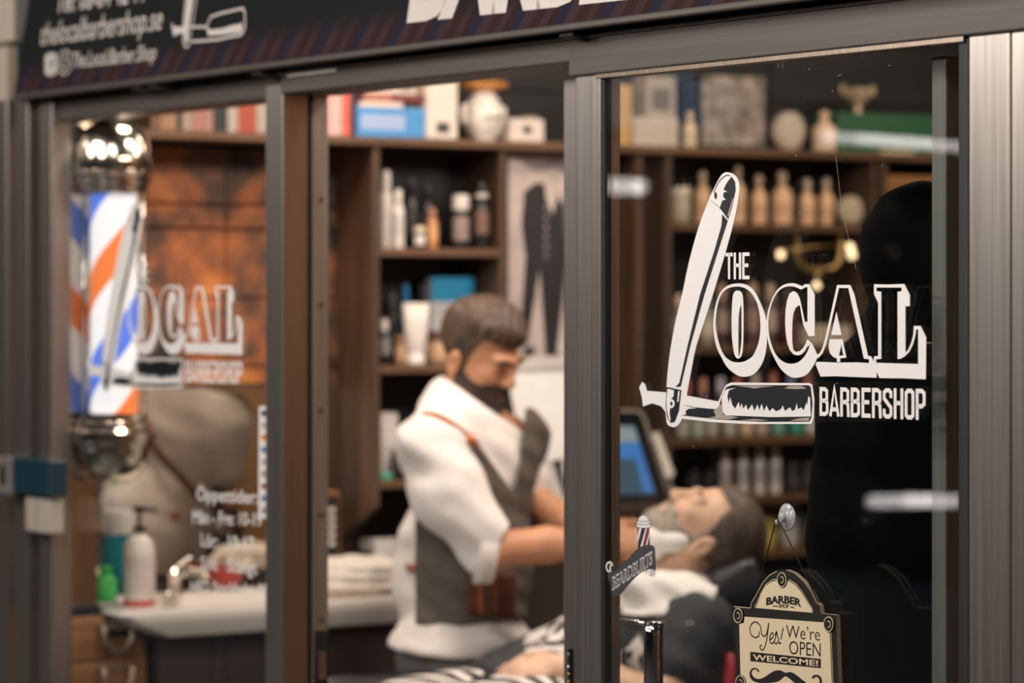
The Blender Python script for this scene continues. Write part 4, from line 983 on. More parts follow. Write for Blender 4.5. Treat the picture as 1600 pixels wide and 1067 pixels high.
# fifth row: white tall bottles
z = zB[3]
for i, px_ in enumerate((1133, 1160, 1186, 1211)):
    bottle('spray', px_, 774, 76, 19, (WH, (.50, .45, .43), WH), 'spray_can', ORD[i]+' tall white can from the left above the client\'s head', 'spray can', z, group='white cans above the client')
for i, px_ in enumerate((1082, 1108)): bottle('flask', px_, 774, 74, 22, (DK, (.05, .045, .045), DK), 'bottle', ('left' if i == 0 else 'right')+' one of two black bottles beside the tall white cans', 'bottle', z, XS-.11)
for i, px_ in enumerate((1238, 1262, 1286)): bottle('jar', px_, 774, 46, 24, (DK, (.07, .06, .055), (.03, .03, .03)), 'jar', ORD[i]+' black jar right of the tall white cans', 'jar', z, XS-.08, group='black jars')
# sixth row
z = zB[4]
for px_, c, n_ in ((1163, (.05, .16, .30), 'blue'), (1197, (.50, .40, .08), 'yellow'), (1232, (.45, .42, .38), 'grey'), (1268, (.20, .18, .17), 'charcoal')):
    bottle('jar', px_, 860, 46, 32, (c, tuple(min(1, x*1.2) for x in c), tuple(x*.8 for x in c)), 'tub', n_+' tub on the low shelf beside the client\'s head', 'tub', z)

# ------------------------------------------------------------------ things on the top shelf
g = 'books and boxes on the top shelf'
XT = XS-.01
bk_ = [(514, 527, 128, (.80, .42, .40), 'pale pink upright book at the doorway edge of the top shelf'), (527.5, 534, 128, (.45, .50, .42), 'thin grey green upright book on the top shelf'), (534.5, 547, 130, (.70, .12, .08), 'red upright book on the top shelf by the stack'), (547.5, 556, 140, (.05, .03, .06), 'black upright book next to the blue one')]
for a, b, t_, c, l_ in bk_: carton(a, b, t_, 212, XT, .13, c, 'book', l_, 'book', ztop, group=g)
st_ = [(558, 672, 170, 213, (.06, .28, .62), 'thick blue book lying at the bottom of the stack', (.05, .65, .25, .75, (.35, .45, .70))), (564, 630, 160, 169, (.75, .60, .52), 'thin pale book lying on the blue one', None), (566, 666, 148, 159, (.16, .03, .03), 'dark red book lying in the middle of the stack', (.05, .45, .2, .8, (.5, .2, .16))), (562, 650, 120, 147, (.74, .64, .56), 'cream book lying on top of the stack', (.7, .95, .2, .6, (.2, .18, .17)))]
zp = ztop
for a, b, t_, bt, c, l_, bd in st_:
    o = carton(a, b, t_, bt, XT, .12, c, 'book', l_, 'book', zp, group=g, band=bd); zp = ZW((a+b)/2, t_, XT)+.001
wbx = carton(668, 715, 112, 213, XS+.004, .09, (.72, .64, .58), 'tall_box', 'tall cream box with dark oval beside the stack of books', 'box', ztop, band=(.30, .72, .08, .24, (.05, .05, .055)))
# white ceramic jar with copper coloured tray on top
p = atX(755, 213, XS-.05); sc7 = 8.05/FPX
jr = thing('ceramic_jar', 'round white jar with black markings and a copper lid on the top shelf', 'jar', (p.x, p.y, ztop))
CER = M('mottled_ceramic', (.72, .68, .62), .3, 0, .25, 45)
r_ = 34*sc7
lathe('jar_body', [(r_*.55, 0), (r_*.62, .01), (r_*.80, .018), (r_, .055), (r_*.95, .085), (r_*.60, .115), (r_*.45, .125)], (p.x, p.y, ztop+.0005), CER, jr)
lathe('copper_lid', [(r_*.5, .125), (r_*1.15, .134), (r_*1.2, .142), (r_*1.1, .150), (r_*.3, .153)], (p.x, p.y, ztop+.0005), M('copper_lid', (.75, .33, .10), .35, .5), jr)
for sy in (-1, 1): tube('jar_handle', [(p.x, p.y+sy*r_*.8, ztop+.09), (p.x, p.y+sy*r_*1.12, ztop+.085), (p.x, p.y+sy*r_*1.1, ztop+.05), (p.x, p.y+sy*r_*.95, ztop+.045)], .008, CER, jr, 8)
for dy, dz in ((-.012, .055), (.004, .05), (.018, .055)): box('black_mark', p.x+r_*.96, p.x+r_*1.0, p.y+dy-.005, p.y+dy+.005, ztop+dz, ztop+dz+.010, BLACK, jr, .001)
# small pale camera
cmx = carton(797, 850, 187, 215, XS-.01, .05, (.68, .60, .54), 'toy_camera', 'small pale compact camera on the top shelf by the mullion', 'camera', ztop)
p = atX(823, 202, XS-.01); V, Fc = lathe_data([(.010, 0), (.010, .006), (.006, .007)], 16)
mesh('lens', [(p.x+v[2], p.y+v[0], p.z+v[1]) for v in V], Fc, BLACKG, cmx, smooth=True)
a = atX(832, 187, XS-.01); box('viewfinder', XS-.05, XS-.015, a.y-.012, a.y+.02, a.z-.001, a.z+.010, cm(GREYC), cmx, .001)
# behind the right pane
g = 'objects on the far top shelf'
carton(966, 988, 132, 214, XS-.03, .06, (.60, .38, .16), 'amber_box', 'upright amber box on the top shelf right of the mullion', 'box', ztop, group=g)
carton(990, 1060, 185, 226, XS-.04, .08, (.62, .54, .46), 'pale_box', 'low cream box beside the amber one on the top shelf', 'box', ztop, group=g)
carton(1010, 1056, 120, 184, XS-.05, .06, (.45, .38, .30), 'stacked_box', 'tan box standing on the low cream box', 'box', ZW(1025, 185, XS-.04), group=g, band=(.2, .8, .2, .7, (.16, .14, .12)))
bottle('round', 1078, 228, 56, 22, ((.75, .55, .35), (.8, .7, .55), (.85, .6, .3)), 'round_bottle', 'small golden bottle between the cream box and the picture', 'bottle', ztop, XS-.04, group=g)
def picture(label, pa, pb, pyt, X):
    a = atX(pa, 228, X); b = atX(pb, pyt, X); t = thing('framed_picture', label, 'picture', (X-.01, (a.y+b.y)/2, ztop), group=g)
    box('frame', X-.02, X, a.y, b.y, ztop+.0005, b.z, BLACK, t, .003)
    box('print', X, X+.001, a.y+.012, b.y-.012, ztop+.014, b.z-.012, M('mottled_print', (.30, .25, .22), .6, 0, .75, 26), t, 0)
picture('dark framed mottled print leaning at the back of the top shelf', 1092, 1200, 115, XS-.10)
bottle('disc', 1232, 228, 84, 62, ((.45, .38, .30), (.55, .48, .40), (.3, .2, .1)), 'round_clock', 'round pale clock face on the far top shelf', 'clock', ztop, XS-.08, group=g)
bottle('round', 1288, 228, 64, 36, ((.80, .58, .42), (.82, .64, .48), (.7, .5, .36)), 'round_bottle', 'large cream bottle at the left end of the green box', 'bottle', ztop, XS-.03, group=g)
carton(1308, 1500, 183, 214, XS-.03, .11, (.02, .10, .045), 'green_box', 'long green box on the far top shelf', 'box', ztop, group=g)
zz_ = ZW(1340, 183, XS-.05)
p = atX(1340, 183, XS-.06)
tr = thing('trophy_cup', 'small golden two handled cup on the long green box', 'trophy', (p.x, p.y, zz_+.001))
lathe('cup_bowl', [(.022, 0), (.024, .006), (.010, .014), (.009, .03), (.030, .05), (.040, .075), (.038, .078)], (p.x, p.y, zz_+.001), M('worn_gold', (.62, .48, .32), .45, .3, .2, 60), tr)
for sy in (-1, 1): tube('cup_handle', [(p.x, p.y+sy*.034, zz_+.058), (p.x, p.y+sy*.056, zz_+.070), (p.x, p.y+sy*.050, zz_+.088)], .006, MATS['worn_gold'], tr, 8)
# books in the left window
cL = [(.25, .13, .07), (.50, .28, .16), (.06, .05, .05), (.55, .42, .36), (.62, .28, .24), (.60, .32, .28), (.03, .04, .045), (.70, .62, .58), (.68, .12, .07), (.74, .62, .56), (.5, .4, .33)]
nL = ['brown', 'tan', 'black', 'beige', 'rose', 'pink', 'dark slate', 'pale', 'bright red', 'cream', 'sand']
eL = [236, 251, 277, 285, 302, 318, 334, 356, 373, 401, 421, 440]
for i in range(11):
    carton(eL[i], eL[i+1]-.6, 140, 205, XT, .13, tuple(v*.55 for v in cL[i]), 'book', nL[i]+' spine in the book row above the orange boards', 'book', ztop, group='book row in the left window')

# poster in the next bay
PP = Plane((XS-.06, YW(835, XS-.06), 1.7), (0, 1, 0), (0, 0, 1))
po = thing('poster', 'black and white poster of a man in a buttoned dark suit', 'poster', (XS-.07, YW(840, XS-.06), ZW(840, 566, XS-.06)))
PPAP = M('poster_paper', (.62, .52, .49), .6, 0, .22, 9); PK = M('poster_black', (.02, .019, .021), .6, 0, .3, 12); PGR = M('poster_grey', (.26, .21, .21), .6, 0, .3, 10)
plane_shape('poster_sheet', PP, [[(794, 236), (925, 240), (925, 562), (794, 566)]], PPAP, po, 0, .002)
for lp, mt in (([(806, 246), (925, 246), (925, 300), (870, 262), (840, 268), (822, 262)], PGR), ([(818, 300), (836, 285), (862, 290), (880, 322), (884, 400), (878, 470), (868, 560), (852, 562), (846, 470), (842, 420), (834, 470), (822, 540), (812, 540), (816, 470), (820, 400), (814, 350)], PK),
               ([(880, 300), (925, 290), (925, 560), (882, 560)], PGR), ([(818, 545), (832, 540), (836, 552), (816, 558)], PK), ([(850, 555), (872, 552), (878, 562), (850, 565)], PK), ([(811, 500), (820, 470), (818, 545), (811, 545)], PGR)):
    plane_shape('printed_figure', PP, [lp], mt, po, .003, .0004)
for k in range(6): plane_shape('printed_button', PP, [[(852+3.2*math.cos(t*.8), 325+k*15+4.5*math.sin(t*.8)) for t in range(8)]], PGR, po, .0042, .0003)
plane_shape('printed_shirt', PP, [[(848, 268), (860, 268), (868, 310), (862, 335), (852, 310)]], PPAP, po, .0042, .0003)
bx_ = box('poster_backing', XS-.10, XS-.064, YW(793, XS-.06), YW(930, XS-.06), ZW(840, 566, XS-.06), ZW(840, 236, XS-.06), BLACK, po, 0)

# ------------------------------------------------------------------ basin corner behind the left window
mr_ = thing('wall_mirror', 'wide mirror over the basin showing the barber from behind', 'mirror', (XM-.008, .4, ZW(300, 900, XM)))
mz0, mz1 = 1.03, ZW(330, 606, XM)
box('mirror_glass', XM-.006, XM, .135, .93, mz0, mz1, MIRROR, mr_, 0)
box('mirror_frame', XM-.008, XM+.004, .135, .93, mz1, mz1+.012, WOODV, mr_, .001)
XB = -6.55
by0, by1 = YW(192, XB), YW(655, XB); bz0, bz1_ = ZW(330, 992, XB), ZW(330, 950, XB)
def rring(x0, x1, y0, y1, r, z, n=6):
    P = []
    for cx, cy, a0 in ((x1-r, y1-r, 0), (x0+r, y1-r, 90), (x0+r, y0+r, 180), (x1-r, y0+r, 270)):
        for i in range(n+1):
            a = math.radians(a0+90*i/n); P.append((cx+r*math.cos(a), cy+r*math.sin(a), z))
    return P
def loft(name, rings, mat, parent, smooth=True):
    V = [p for r in rings for p in r]; n = len(rings[0]); Fc = []
    for k in range(len(rings)-1):
        for i in range(n): j = (i+1) % n; Fc.append((k*n+i, k*n+j, (k+1)*n+j, (k+1)*n+i))
    Fc.append(tuple(range(n-1, -1, -1))); Fc.append(tuple((len(rings)-1)*n+i for i in range(n)))
    o = mesh(name, V, Fc, mat, parent, smooth=smooth)
    es = o.modifiers.new('edge', 'EDGE_SPLIT'); es.split_angle = math.radians(50); return o
PORC = M('porcelain', (.84, .78, .73), .22, 0, .02)
bs = thing('wash_basin', 'long white porcelain wash basin below the mirror', 'basin', (-6.76, (by0+by1)/2, bz0))
loft('basin_body', [rring(-6.95, XB-.015, by0+.10, by1, .03, bz0), rring(-6.97, XB-.002, by0+.03, by1, .03, bz0+.03), rring(-6.975, XB, by0, by1, .03, bz1_-.008), rring(-6.972, XB-.004, by0+.004, by1-.004, .03, bz1_),
     rring(-6.90, XB-.04, by0+.12, by1-.05, .05, bz1_), rring(-6.89, XB-.05, by0+.14, by1-.06, .05, bz1_-.05)], PORC, bs)
lathe('drain', [(.022, 0), (.02, .003), (.006, .004)], (-6.74, (by0+by1)/2, bz1_-.0499), CHROME, bs, 16)
box('basin_cabinet', -6.95, XB-.05, by0+.12, by1, 0.02, bz0-.001, M('cabinet_dark_brown', (.055, .040, .033), .5, 0, .1), bs, .003)
for px_ in (330, 352): box('door_gap', XB-.0505, XB-.049, YW(px_, XB-.05)-.002, YW(px_, XB-.05)+.002, .03, bz0-.01, BLACK, bs, 0)
# wooden drawer cabinet
XD = -6.63
dy0, dy1 = .13, YW(236, XD)
dy0 = max(.022, YW(96, XD)); 
zcab = ZW(170, 962, XD)
dc = thing('drawer_cabinet', 'warm wooden drawer cabinet with curved pulls left of the basin', 'cabinet', (XD-.14, (dy0+dy1)/2, 0))
box('carcass', -6.965, XD-.012, dy0, by0-.002, .02, zcab, WOODC, dc, .003)
box('carcass_extension', -6.965, XD-.012, by0-.0015, by0+.105, .02, bz0-.004, WOODC, dc, .003)
for i, (pa, pb) in enumerate(((968, 1030), (1033, 1100), (1103, 1200))):
    z1, z0 = ZW(170, pa, XD), ZW(170, pb, XD)
    dr = box('drawer', XD-.012, XD, dy0+.008, by0-.004 if z1 > bz0-.004 else by0+.10, z0, z1, WOODC, dc, .003)
    yc = YW(180, XD); zc = z1-.012
    tube('cup_pull', [(XD, yc-.036, zc), (XD+.016, yc-.036, zc-.004), (XD+.018, yc-.034, zc-.035), (XD+.018, yc-.015, zc-.058), (XD+.018, yc+.015, zc-.058), (XD+.018, yc+.034, zc-.035), (XD+.016, yc+.036, zc-.004), (XD, yc+.036, zc)], .007, M('pewter_pull', (.35, .26, .19), .4, .6), dr, 8)
    box('pull_plate', XD, XD+.004, yc-.045, yc+.045, zc-.012, zc+.008, MATS['pewter_pull'], dr, .001)
ty = atX(150, 940, XD-.06)
tray = box('black_tray', -6.93, XD-.02, dy0+.004, by0-.006, zcab+.0005, zcab+.026, BLACK, None, .004)
tag(tray, 'flat black tray under the bottles on the drawer cabinet', 'tray')
zt_ = zcab+.027
def Zof(px, z, X): 
    p = atX(px, HOR, X); return p
bottle('pump', 124, 936, 118, 46, ((.75, .70, .66), (.72, .48, .44), (.03, .30, .08)), 'soap_bottle', 'clear soap bottle with green cap and white label on the black tray', 'bottle', zt_, XD-.10)
bottle('jar', 184, 930, 132, 48, ((.0, .14, .18), (.0, .17, .21), (.62, .60, .58)), 'disinfectant_jar', 'tall teal disinfectant jar with silver lid', 'jar', zt_, XD-.20)
bottle('flask', 165, 936, 56, 34, ((.05, .42, .09), (.08, .50, .12), (.05, .4, .08)), 'spray_bottle', 'bright green squeeze bottle beside the teal jar', 'bottle', zt_, XD-.055)
bp_ = bottle('pump', 218, 920, 154, 48, ((.80, .72, .68), (.72, .62, .60), (.03, .03, .03)), 'lotion_bottle', 'large white lotion bottle with black pump and red base on the basin', 'bottle', bz1_, -6.70)
p = bp_.location; lathe('red_base', [(.0365, .0), (.0375, .002), (.0375, .011), (.0365, .012)], tuple(p), cm((.55, .03, .03)), bp_)
# small chrome tap, red bowl and towel on the basin
p = atX(272, 930, -6.88)
tp = thing('basin_tap', 'chrome tap at the back of the white basin', 'tap', (p.x, p.y, bz1_))
lathe('tap_body', [(.024, 0), (.024, .006), (.016, .010), (.015, .05), (.018, .055), (.010, .065)], (p.x, p.y, bz1_+.0005), CHROME, tp, 18)
tube('tap_spout', [(p.x, p.y, bz1_+.045), (p.x+.05, p.y+.015, bz1_+.062), (p.x+.10, p.y+.03, bz1_+.055), (p.x+.105, p.y+.032, bz1_+.045)], .010, CHROME, tp, 10)
tube('tap_lever', [(p.x, p.y, bz1_+.062), (p.x-.01, p.y+.05, bz1_+.085)], [.007, .005], CHROME, tp, 8)
p = atX(352, 925, -6.93)
rb = thing('red_bowl', 'dark red shaving bowl behind the opening hours lettering', 'bowl', (p.x, p.y, bz1_))
lathe('bowl', [(.022, 0), (.026, .004), (.042, .03), (.045, .055), (.042, .055), (.036, .03), (.01, .012)], (p.x, p.y, bz1_+.0005), cm((.42, .05, .05), .3), rb)
tube('shaving_brush', [(p.x, p.y+.01, bz1_+.02), (p.x+.02, p.y+.06, bz1_+.075)], [.009, .013], cm((.6, .5, .42), .6), rb, 10)
# folded towel at the doorway end of the basin
F_ = Field((-.18, -.16, -.01), (.18, .16, .12), .006)
for k_, (zz1, w1) in enumerate(((.016, .14), (.040, .13), (.060, .11))):
    F_.ell((0, .004*k_, zz1), (.13, w1, .020), None, .012)
F_.ripple(.004, lambda x, y, z: np.sin(x*60+y*25)*np.cos(y*45))
p = atX(556, 920, -6.74)
tw = F_.build('folded_towel', M('cream_towel', (.80, .74, .68), .9, 0, .05, 60, bump=.3), None, local=True)
tw.location = (p.x, p.y, bz1_+tw.location.z+.004); tag(tw, 'folded cream towel on the basin by the doorway', 'towel')
# white dryer holder and black clipper board on the wall
p = atX(598, 870, -6.9)
dh = thing('dryer_holder', 'white plastic forked holder on the wall behind the basin', 'holder', (p.x, p.y, ZW(598, 905, -6.9)))
PH = Plane((-6.9, p.y, p.z), (0, 1, 0), (0, 0, 1))
plane_shape('holder_body', PH, [[(580, 842), (616, 840), (618, 862), (610, 885), (602, 900), (594, 898), (584, 868)], [(594, 868), (606, 866), (600, 884)]], WHITE, dh, 0, .012)
box('holder_mount', -6.995, -6.913, p.y-.012, p.y+.012, p.z+.01, p.z+.04, WHITE, dh, .002)
cb = thing('framed_card', 'narrow black framed card with orange edge seen in the doorway', 'frame', (-6.96, YW(522, -6.9), ZW(522, 872, -6.9)))
y0_, y1_ = YW(508, -6.9), YW(532, -6.9)
box('frame', -6.996, -6.90, y0_, y1_, ZW(520, 872, -6.9), ZW(520, 768, -6.9), M('orange_brown_frame', (.26, .09, .03), .4), cb, .003)
box('card', -6.90, -6.898, y0_+.004, y1_-.006, ZW(520, 868, -6.9), ZW(520, 774, -6.9), BLACK, cb, 0)
for k_ in range(5): box('print_bar', -6.898, -6.8972, y0_+.010, y1_-.018, ZW(520, 800+k_*13, -6.9), ZW(520, 793+k_*13, -6.9), WHITE, cb, 0)

# ------------------------------------------------------------------ barber pole
pc = atZ(178, HOR, 7.27); s7 = 7.27/FPX
zp_ = lambda py: 1.70-(py-HOR)*s7
bpz = zp_(756)
pole = thing('barber_pole', 'lit barber pole with chrome dome in the left window', 'barber pole', (pc.x, pc.y, bpz))
def PR(pts): return [(r*s7, zp_(y)-bpz) for r, y in pts]
base = (pc.x, pc.y, bpz)
lathe('dome', PR([(61, 268), (63, 262), (63, 252), (58, 248), (57, 230), (52, 210), (42, 198), (26, 191), (4, 188)]), base, POLISHED, pole, 40)
lathe('upper_collar', PR([(50, 302), (54, 298), (54, 290), (58, 286), (58, 276), (63, 272), (63, 268)]), base, POLISHED, pole, 40)
lathe('lower_collar', PR([(62, 694), (64, 688), (64, 674), (58, 668), (58, 660), (53, 656), (53, 646)]), base, POLISHED, pole, 40)
lathe('bowl', PR([(4, 756), (20, 753), (38, 744), (50, 728), (55, 708), (56, 694)]), base, POLISHED, pole, 40)
lathe('glass_tube', PR([(50.5, 646), (51, 640), (51, 308), (50.5, 302)]), base, CLEAR, pole, 40)
def stripe_mat():
    m, nt, b = nodes_of('barber_stripes')
    tc = nt.nodes.new('ShaderNodeTexCoord'); sp = nt.nodes.new('ShaderNodeSeparateXYZ'); nt.links.new(tc.outputs['Object'], sp.inputs[0])
    at = nt.nodes.new('ShaderNodeMath'); at.operation = 'ARCTAN2'; nt.links.new(sp.outputs['Y'], at.inputs[0]); nt.links.new(sp.outputs['X'], at.inputs[1])
    m1 = nt.nodes.new('ShaderNodeMath'); m1.operation = 'MULTIPLY'; nt.links.new(at.outputs[0], m1.inputs[0]); m1.inputs[1].default_value = -1/(2*math.pi)
    m2 = nt.nodes.new('ShaderNodeMath'); m2.operation = 'MULTIPLY_ADD'; nt.links.new(sp.outputs['Z'], m2.inputs[0]); m2.inputs[1].default_value = 1/.40; nt.links.new(m1.outputs[0], m2.inputs[2])
    m4 = nt.nodes.new('ShaderNodeMath'); m4.operation = 'ADD'; nt.links.new(m2.outputs[0], m4.inputs[0]); m4.inputs[1].default_value = STRIPE_PHASE
    m3 = nt.nodes.new('ShaderNodeMath'); m3.operation = 'FRACT'; nt.links.new(m4.outputs[0], m3.inputs[0])
    rp = nt.nodes.new('ShaderNodeValToRGB'); r = rp.color_ramp; r.interpolation = 'CONSTANT'
    r.elements[0].position = 0; r.elements[0].color = (.10, .20, .75, 1); r.elements[1].position = .22; r.elements[1].color = (.88, .86, .90, 1)
    e = r.elements.new(.5); e.color = (.85, .20, .05, 1); e = r.elements.new(.72); e.color = (.88, .86, .90, 1)
    nt.links.new(m3.outputs[0], rp.inputs[0]); nt.links.new(rp.outputs[0], b.inputs['Base Color'])
    nt.links.new(rp.outputs[0], b.inputs['Emission Color']); b.inputs['Emission Strength'].default_value = .85
    b.inputs['Roughness'].default_value = .4
    return m
STRIPE_PHASE = .25
lathe('striped_drum', PR([(36, 645), (37, 644), (37, 304), (36, 303)]), base, stripe_mat(), pole, 48)
for sx in (-1, 1):
    q = Vector(base)+RT*(sx*46*s7)-FW*.01
    tube('tie_rod', [(q.x, q.y, zp_(648)), (q.x, q.y, zp_(300))], .003, CHROME, pole, 8)
rl = thing('lamp_rail', 'vertical mounting rail beside the barber pole, its bright reflection painted white', 'rail', atY(112, 668, .06))
q = atY(112, 480, .07)
box('rail', q.x-.010, q.x+.012, .055, .085, atY(112, 664, .07).z, atY(112, 296, .07).z, M('rail_reflection', (.8, .76, .78), .3), rl, .003)  # pole's bright reflection in the chrome rail put into the white colour
for py in (300, 660):
    w_ = atY(112, py, .07); box('rail_bracket', w_.x-.014, w_.x+.020, .05, .09, w_.z-.012, w_.z+.012, CHROME, rl, .003)
tube('rail_arm', [(q.x, .07, 1.7), (jx-.002, .07, 1.7)], .006, CHROME, rl, 8)
# pole bracket to the polished jamb
for py in (283, 680):
    tube('wall_bracket', [(pc.x, pc.y, zp_(py)), (jx-.02, pc.y+.02, zp_(py))], .010, CHROME, pole, 10)

# ------------------------------------------------------------------ reception desk with screen and terminal
XR = -6.42
ry0, ry1 = YW(806, XR), YW(1040, XR)
zr = ZW(960, 792, XR)
rd = thing('reception_desk', 'narrow wooden reception desk behind the client', 'desk', (XR-.15, (ry0+ry1)/2, 0))
box('desk_top', -6.74, XR, ry0, ry1, zr-.03, zr, WOODV, rd, .003)
box('desk_body', -6.73, XR-.02, ry0+.02, ry1-.02, .0, zr-.0305, WOODD, rd, .003)
ZP = 7.95
def card_plane(Z): return Plane(atZ(800, HOR, Z), RT, UP)
PCm = card_plane(ZP)
ms = thing('touch_screen', 'black framed touch screen with blue display on the reception desk', 'screen', atZ(1000, 790, ZP))
plane_shape('bezel', PCm, [[(914, 640), (992, 640), (1004, 645), (1041, 766), (1040, 780), (1030, 784), (916, 786)]], BLACKG, ms, 0, .014)
stroke('bezel_rim', PCm, [[(914, 641), (994, 641), (1005, 648), (1042, 768)]], .006, M('rim_tan', (.34, .30, .25), .4), ms, .0145)
SCR = M('screen_blue', (.02, .08, .22), .2, emit=(.05, .16, .42), es=1.0); SCR2 = M('screen_grey', (.2, .24, .26), .2, emit=(.22, .30, .34), es=.55); SCR3 = M('screen_dark', (.03, .05, .07), .2, emit=(.05, .09, .13), es=.8)
plane_shape('display', PCm, [[(920, 664), (990, 664), (1024, 772), (922, 772)]], SCR3, ms, .0145, .0003)
plane_shape('display_window', PCm, [[(920, 666), (990, 666), (998, 690), (920, 690)]], SCR2, ms, .0152, .0003)
plane_shape('display_window', PCm, [[(920, 691), (998, 691), (1022, 768), (1006, 768), (992, 716), (920, 716)]], SCR, ms, .0152, .0003)
q = atZ(985, 785, ZP); box('screen_foot', q.x-.08, q.x+.05, q.y-.06, q.y+.06, zr+.0005, zr+.012, BLACK, ms, .003)
tube('screen_neck', [(q.x-.02, q.y+.02, zr+.01), (q.x-.03, q.y+.03, zr+.10)], .018, BLACK, ms, 12)
PC2 = card_plane(ZP-.05)
cr2 = thing('card_terminal', 'white card terminal clipped to the right edge of the touch screen', 'terminal', atZ(1040, 746, ZP-.05))
plane_shape('terminal_case', PC2, [[(1018, 678), (1030, 675), (1053, 738), (1050, 746), (1040, 745)]], M('terminal_ivory', (.80, .74, .64), .4), cr2, 0, .010)
tube('terminal_arm', [atZ(1044, 742, ZP-.04), atZ(1050, 765, ZP-.03), atZ(1046, 790, ZP-.02)], .006, cm(GREYC), cr2, 8)
PC3 = card_plane(7.9)
wt = thing('white_register', 'white tilted cash register display right of the barber', 'register', atZ(845, 792, 7.9))
WGL = M('register_white', (.86, .85, .82), .4)
plane_shape('display_back', PC3, [[(792, 580), (800, 566), (884, 562), (898, 570), (892, 640), (880, 716), (846, 722), (812, 690)]], WGL, wt, 0, .016)
plane_shape('display_hood', PC3, [[(808, 566), (840, 556), (896, 556), (896, 574), (808, 578)]], M('register_grey', (.55, .52, .49), .5), wt, .002, .020)
plane_shape('support_arm', PC3, [[(846, 718), (862, 716), (882, 782), (866, 784)]], MATS['register_grey'], wt, .004, .014)
plane_shape('receipt_printer', PC3, [[(868, 676), (898, 672), (898, 780), (888, 782)]], WHITE, wt, -.03, .028)
q = atZ(872, 792, 7.9); box('register_foot', q.x-.07, q.x+.06, q.y-.07, q.y+.07, zr+.0005, zr+.014, MATS['register_grey'], wt, .003)
plane_shape('black_keypad', PC3, [[(826, 720), (846, 722), (866, 782), (848, 784)]], BLACK, wt, -.02, .010)

# ------------------------------------------------------------------ people
SKIN = M('skin_warm', (.53, .25, .135), .5, 0, .10, 18, sss=.08)
SKIN2 = M('skin_light', (.68, .42, .29), .5, 0, .08, 18, sss=.08)
def hair_mat(name, c0, c1, sc=(60, 60, 14)):
    return streak(name, c0, c1, .55, 0, sc, .5)
HAIR = hair_mat('hair_brown', (.035, .020, .014), (.12, .070, .046))
BEARD = hair_mat('beard_dark', (.020, .011, .008), (.060, .033, .022), (140, 140, 60))
HAIRG = hair_mat('hair_dark_cropped', (.050, .036, .029), (.15, .105, .080))
STUB = hair_mat('beard_grey', (.20, .15, .12), (.42, .34, .28), (140, 140, 60))
SHIRT = M('shirt_white', (.80, .74, .70), .8, 0, .04, 30, bump=.1)
CANVAS = M('apron_canvas', (.105, .085, .068), .8, 0, .22, 22, bump=.25)
LEATH = M('leather_tan', (.36, .10, .035), .45, 0, .2, 30)
LEATHD = M('leather_dark', (.10, .028, .016), .45, 0, .3, 30)
TROU = M('trouser_grey', (.13, .12, .115), .85, 0, .15, 40, bump=.15)

# ---------------- barber
Z0 = 7.3; S0 = Z0/FPX
org = atZ(740, HOR, Z0); org.z = 0
bar = thing('person', 'bearded barber in white shirt and brown apron bending over the client', 'person', org, TH)
def BP(px, py, y=0.0): return np.array([(px-740)*S0, y, 1.70-(py-HOR)*S0])
by = math.radians(-30)
RB = np.array([[math.cos(by), -math.sin(by), 0], [math.sin(by), math.cos(by), 0], [0, 0, 1]])
# head direction: right, towards the camera and down, rolled to the near side
HS = .97
hy, hp = math.radians(-34), math.radians(-28)
hf = np.array([math.cos(hp)*math.cos(hy), math.cos(hp)*math.sin(hy), math.sin(hp)])
hu = np.array([.45, -.42, 1.0])
RH = rot_frame(hf, hu)
hc_ = BP(750, 549, -.015)
def torso(F, g=0.0, k=.05):
    F.ell(BP(732, 735), (.112+g, .170+g, .19+g), RB, k)
    F.ell(BP(735, 880), (.108+g, .148+g, .17+g), RB, k)
    F.ell(BP(722, 1010), (.108+g, .150+g, .13+g), RB, k)
    for sx, yy in ((682, -.150), (797, .150)): F.ell(BP(sx, 692, yy), (.068+g, .070+g, .062+g), RB, k)
    F.cap(BP(690, 674, -.11), BP(708, 640, -.01), .046+g, .048+g, k); F.cap(BP(785, 674, .11), BP(722, 645, .02), .044+g, .048+g, k)
nearS, nearE, nearW = BP(680, 700, -.165), BP(758, 848, -.225), BP(948, 842, -.13)
farS, farE, farW = BP(798, 700, .16), BP(818, 775, .15), BP(950, 868, .00)
Fb = Field((-.24, -.34, 0), (.46, .36, 1.74), .0058)
torso(Fb, -.014)
wf = head_prims(Fb, hc_, RH, HS)
Fb.cap(BP(722, 640), hc_+RH @ np.array([-.012, 0, -.055]), .052, .046, .015)
Fb.cap(nearS, nearE, .052, .043, .02); Fb.chain([nearE, (nearE+nearW)/2+np.array([0, 0, .004]), nearW], [.043, .040, .027], .015)
Fb.cap(farS, farE, .052, .043, .02); Fb.chain([farE, (farE+farW)/2, farW], [.043, .038, .027], .015)
dn_ = nearW-nearE; hand_prims(Fb, nearW, (1, .25, .10), (.0, -.75, .65), (0, .3, 1), .42)
hand_prims(Fb, farW, (1, -.05, -.05), (.0, -.2, 1), (0, -1, 0), .55)
for sy in (-.085, .085):
    F0 = BP(720, 1040, sy); Fb.chain([F0, BP(730, 1330, sy*1.15), BP(712, 1600, sy*1.2)], [.085, .058, .042], .03)
    Fb.ell(BP(740, 1616, sy*1.2), (.12, .045, .035), RB, .02)
Fb.build('body', SKIN, bar)
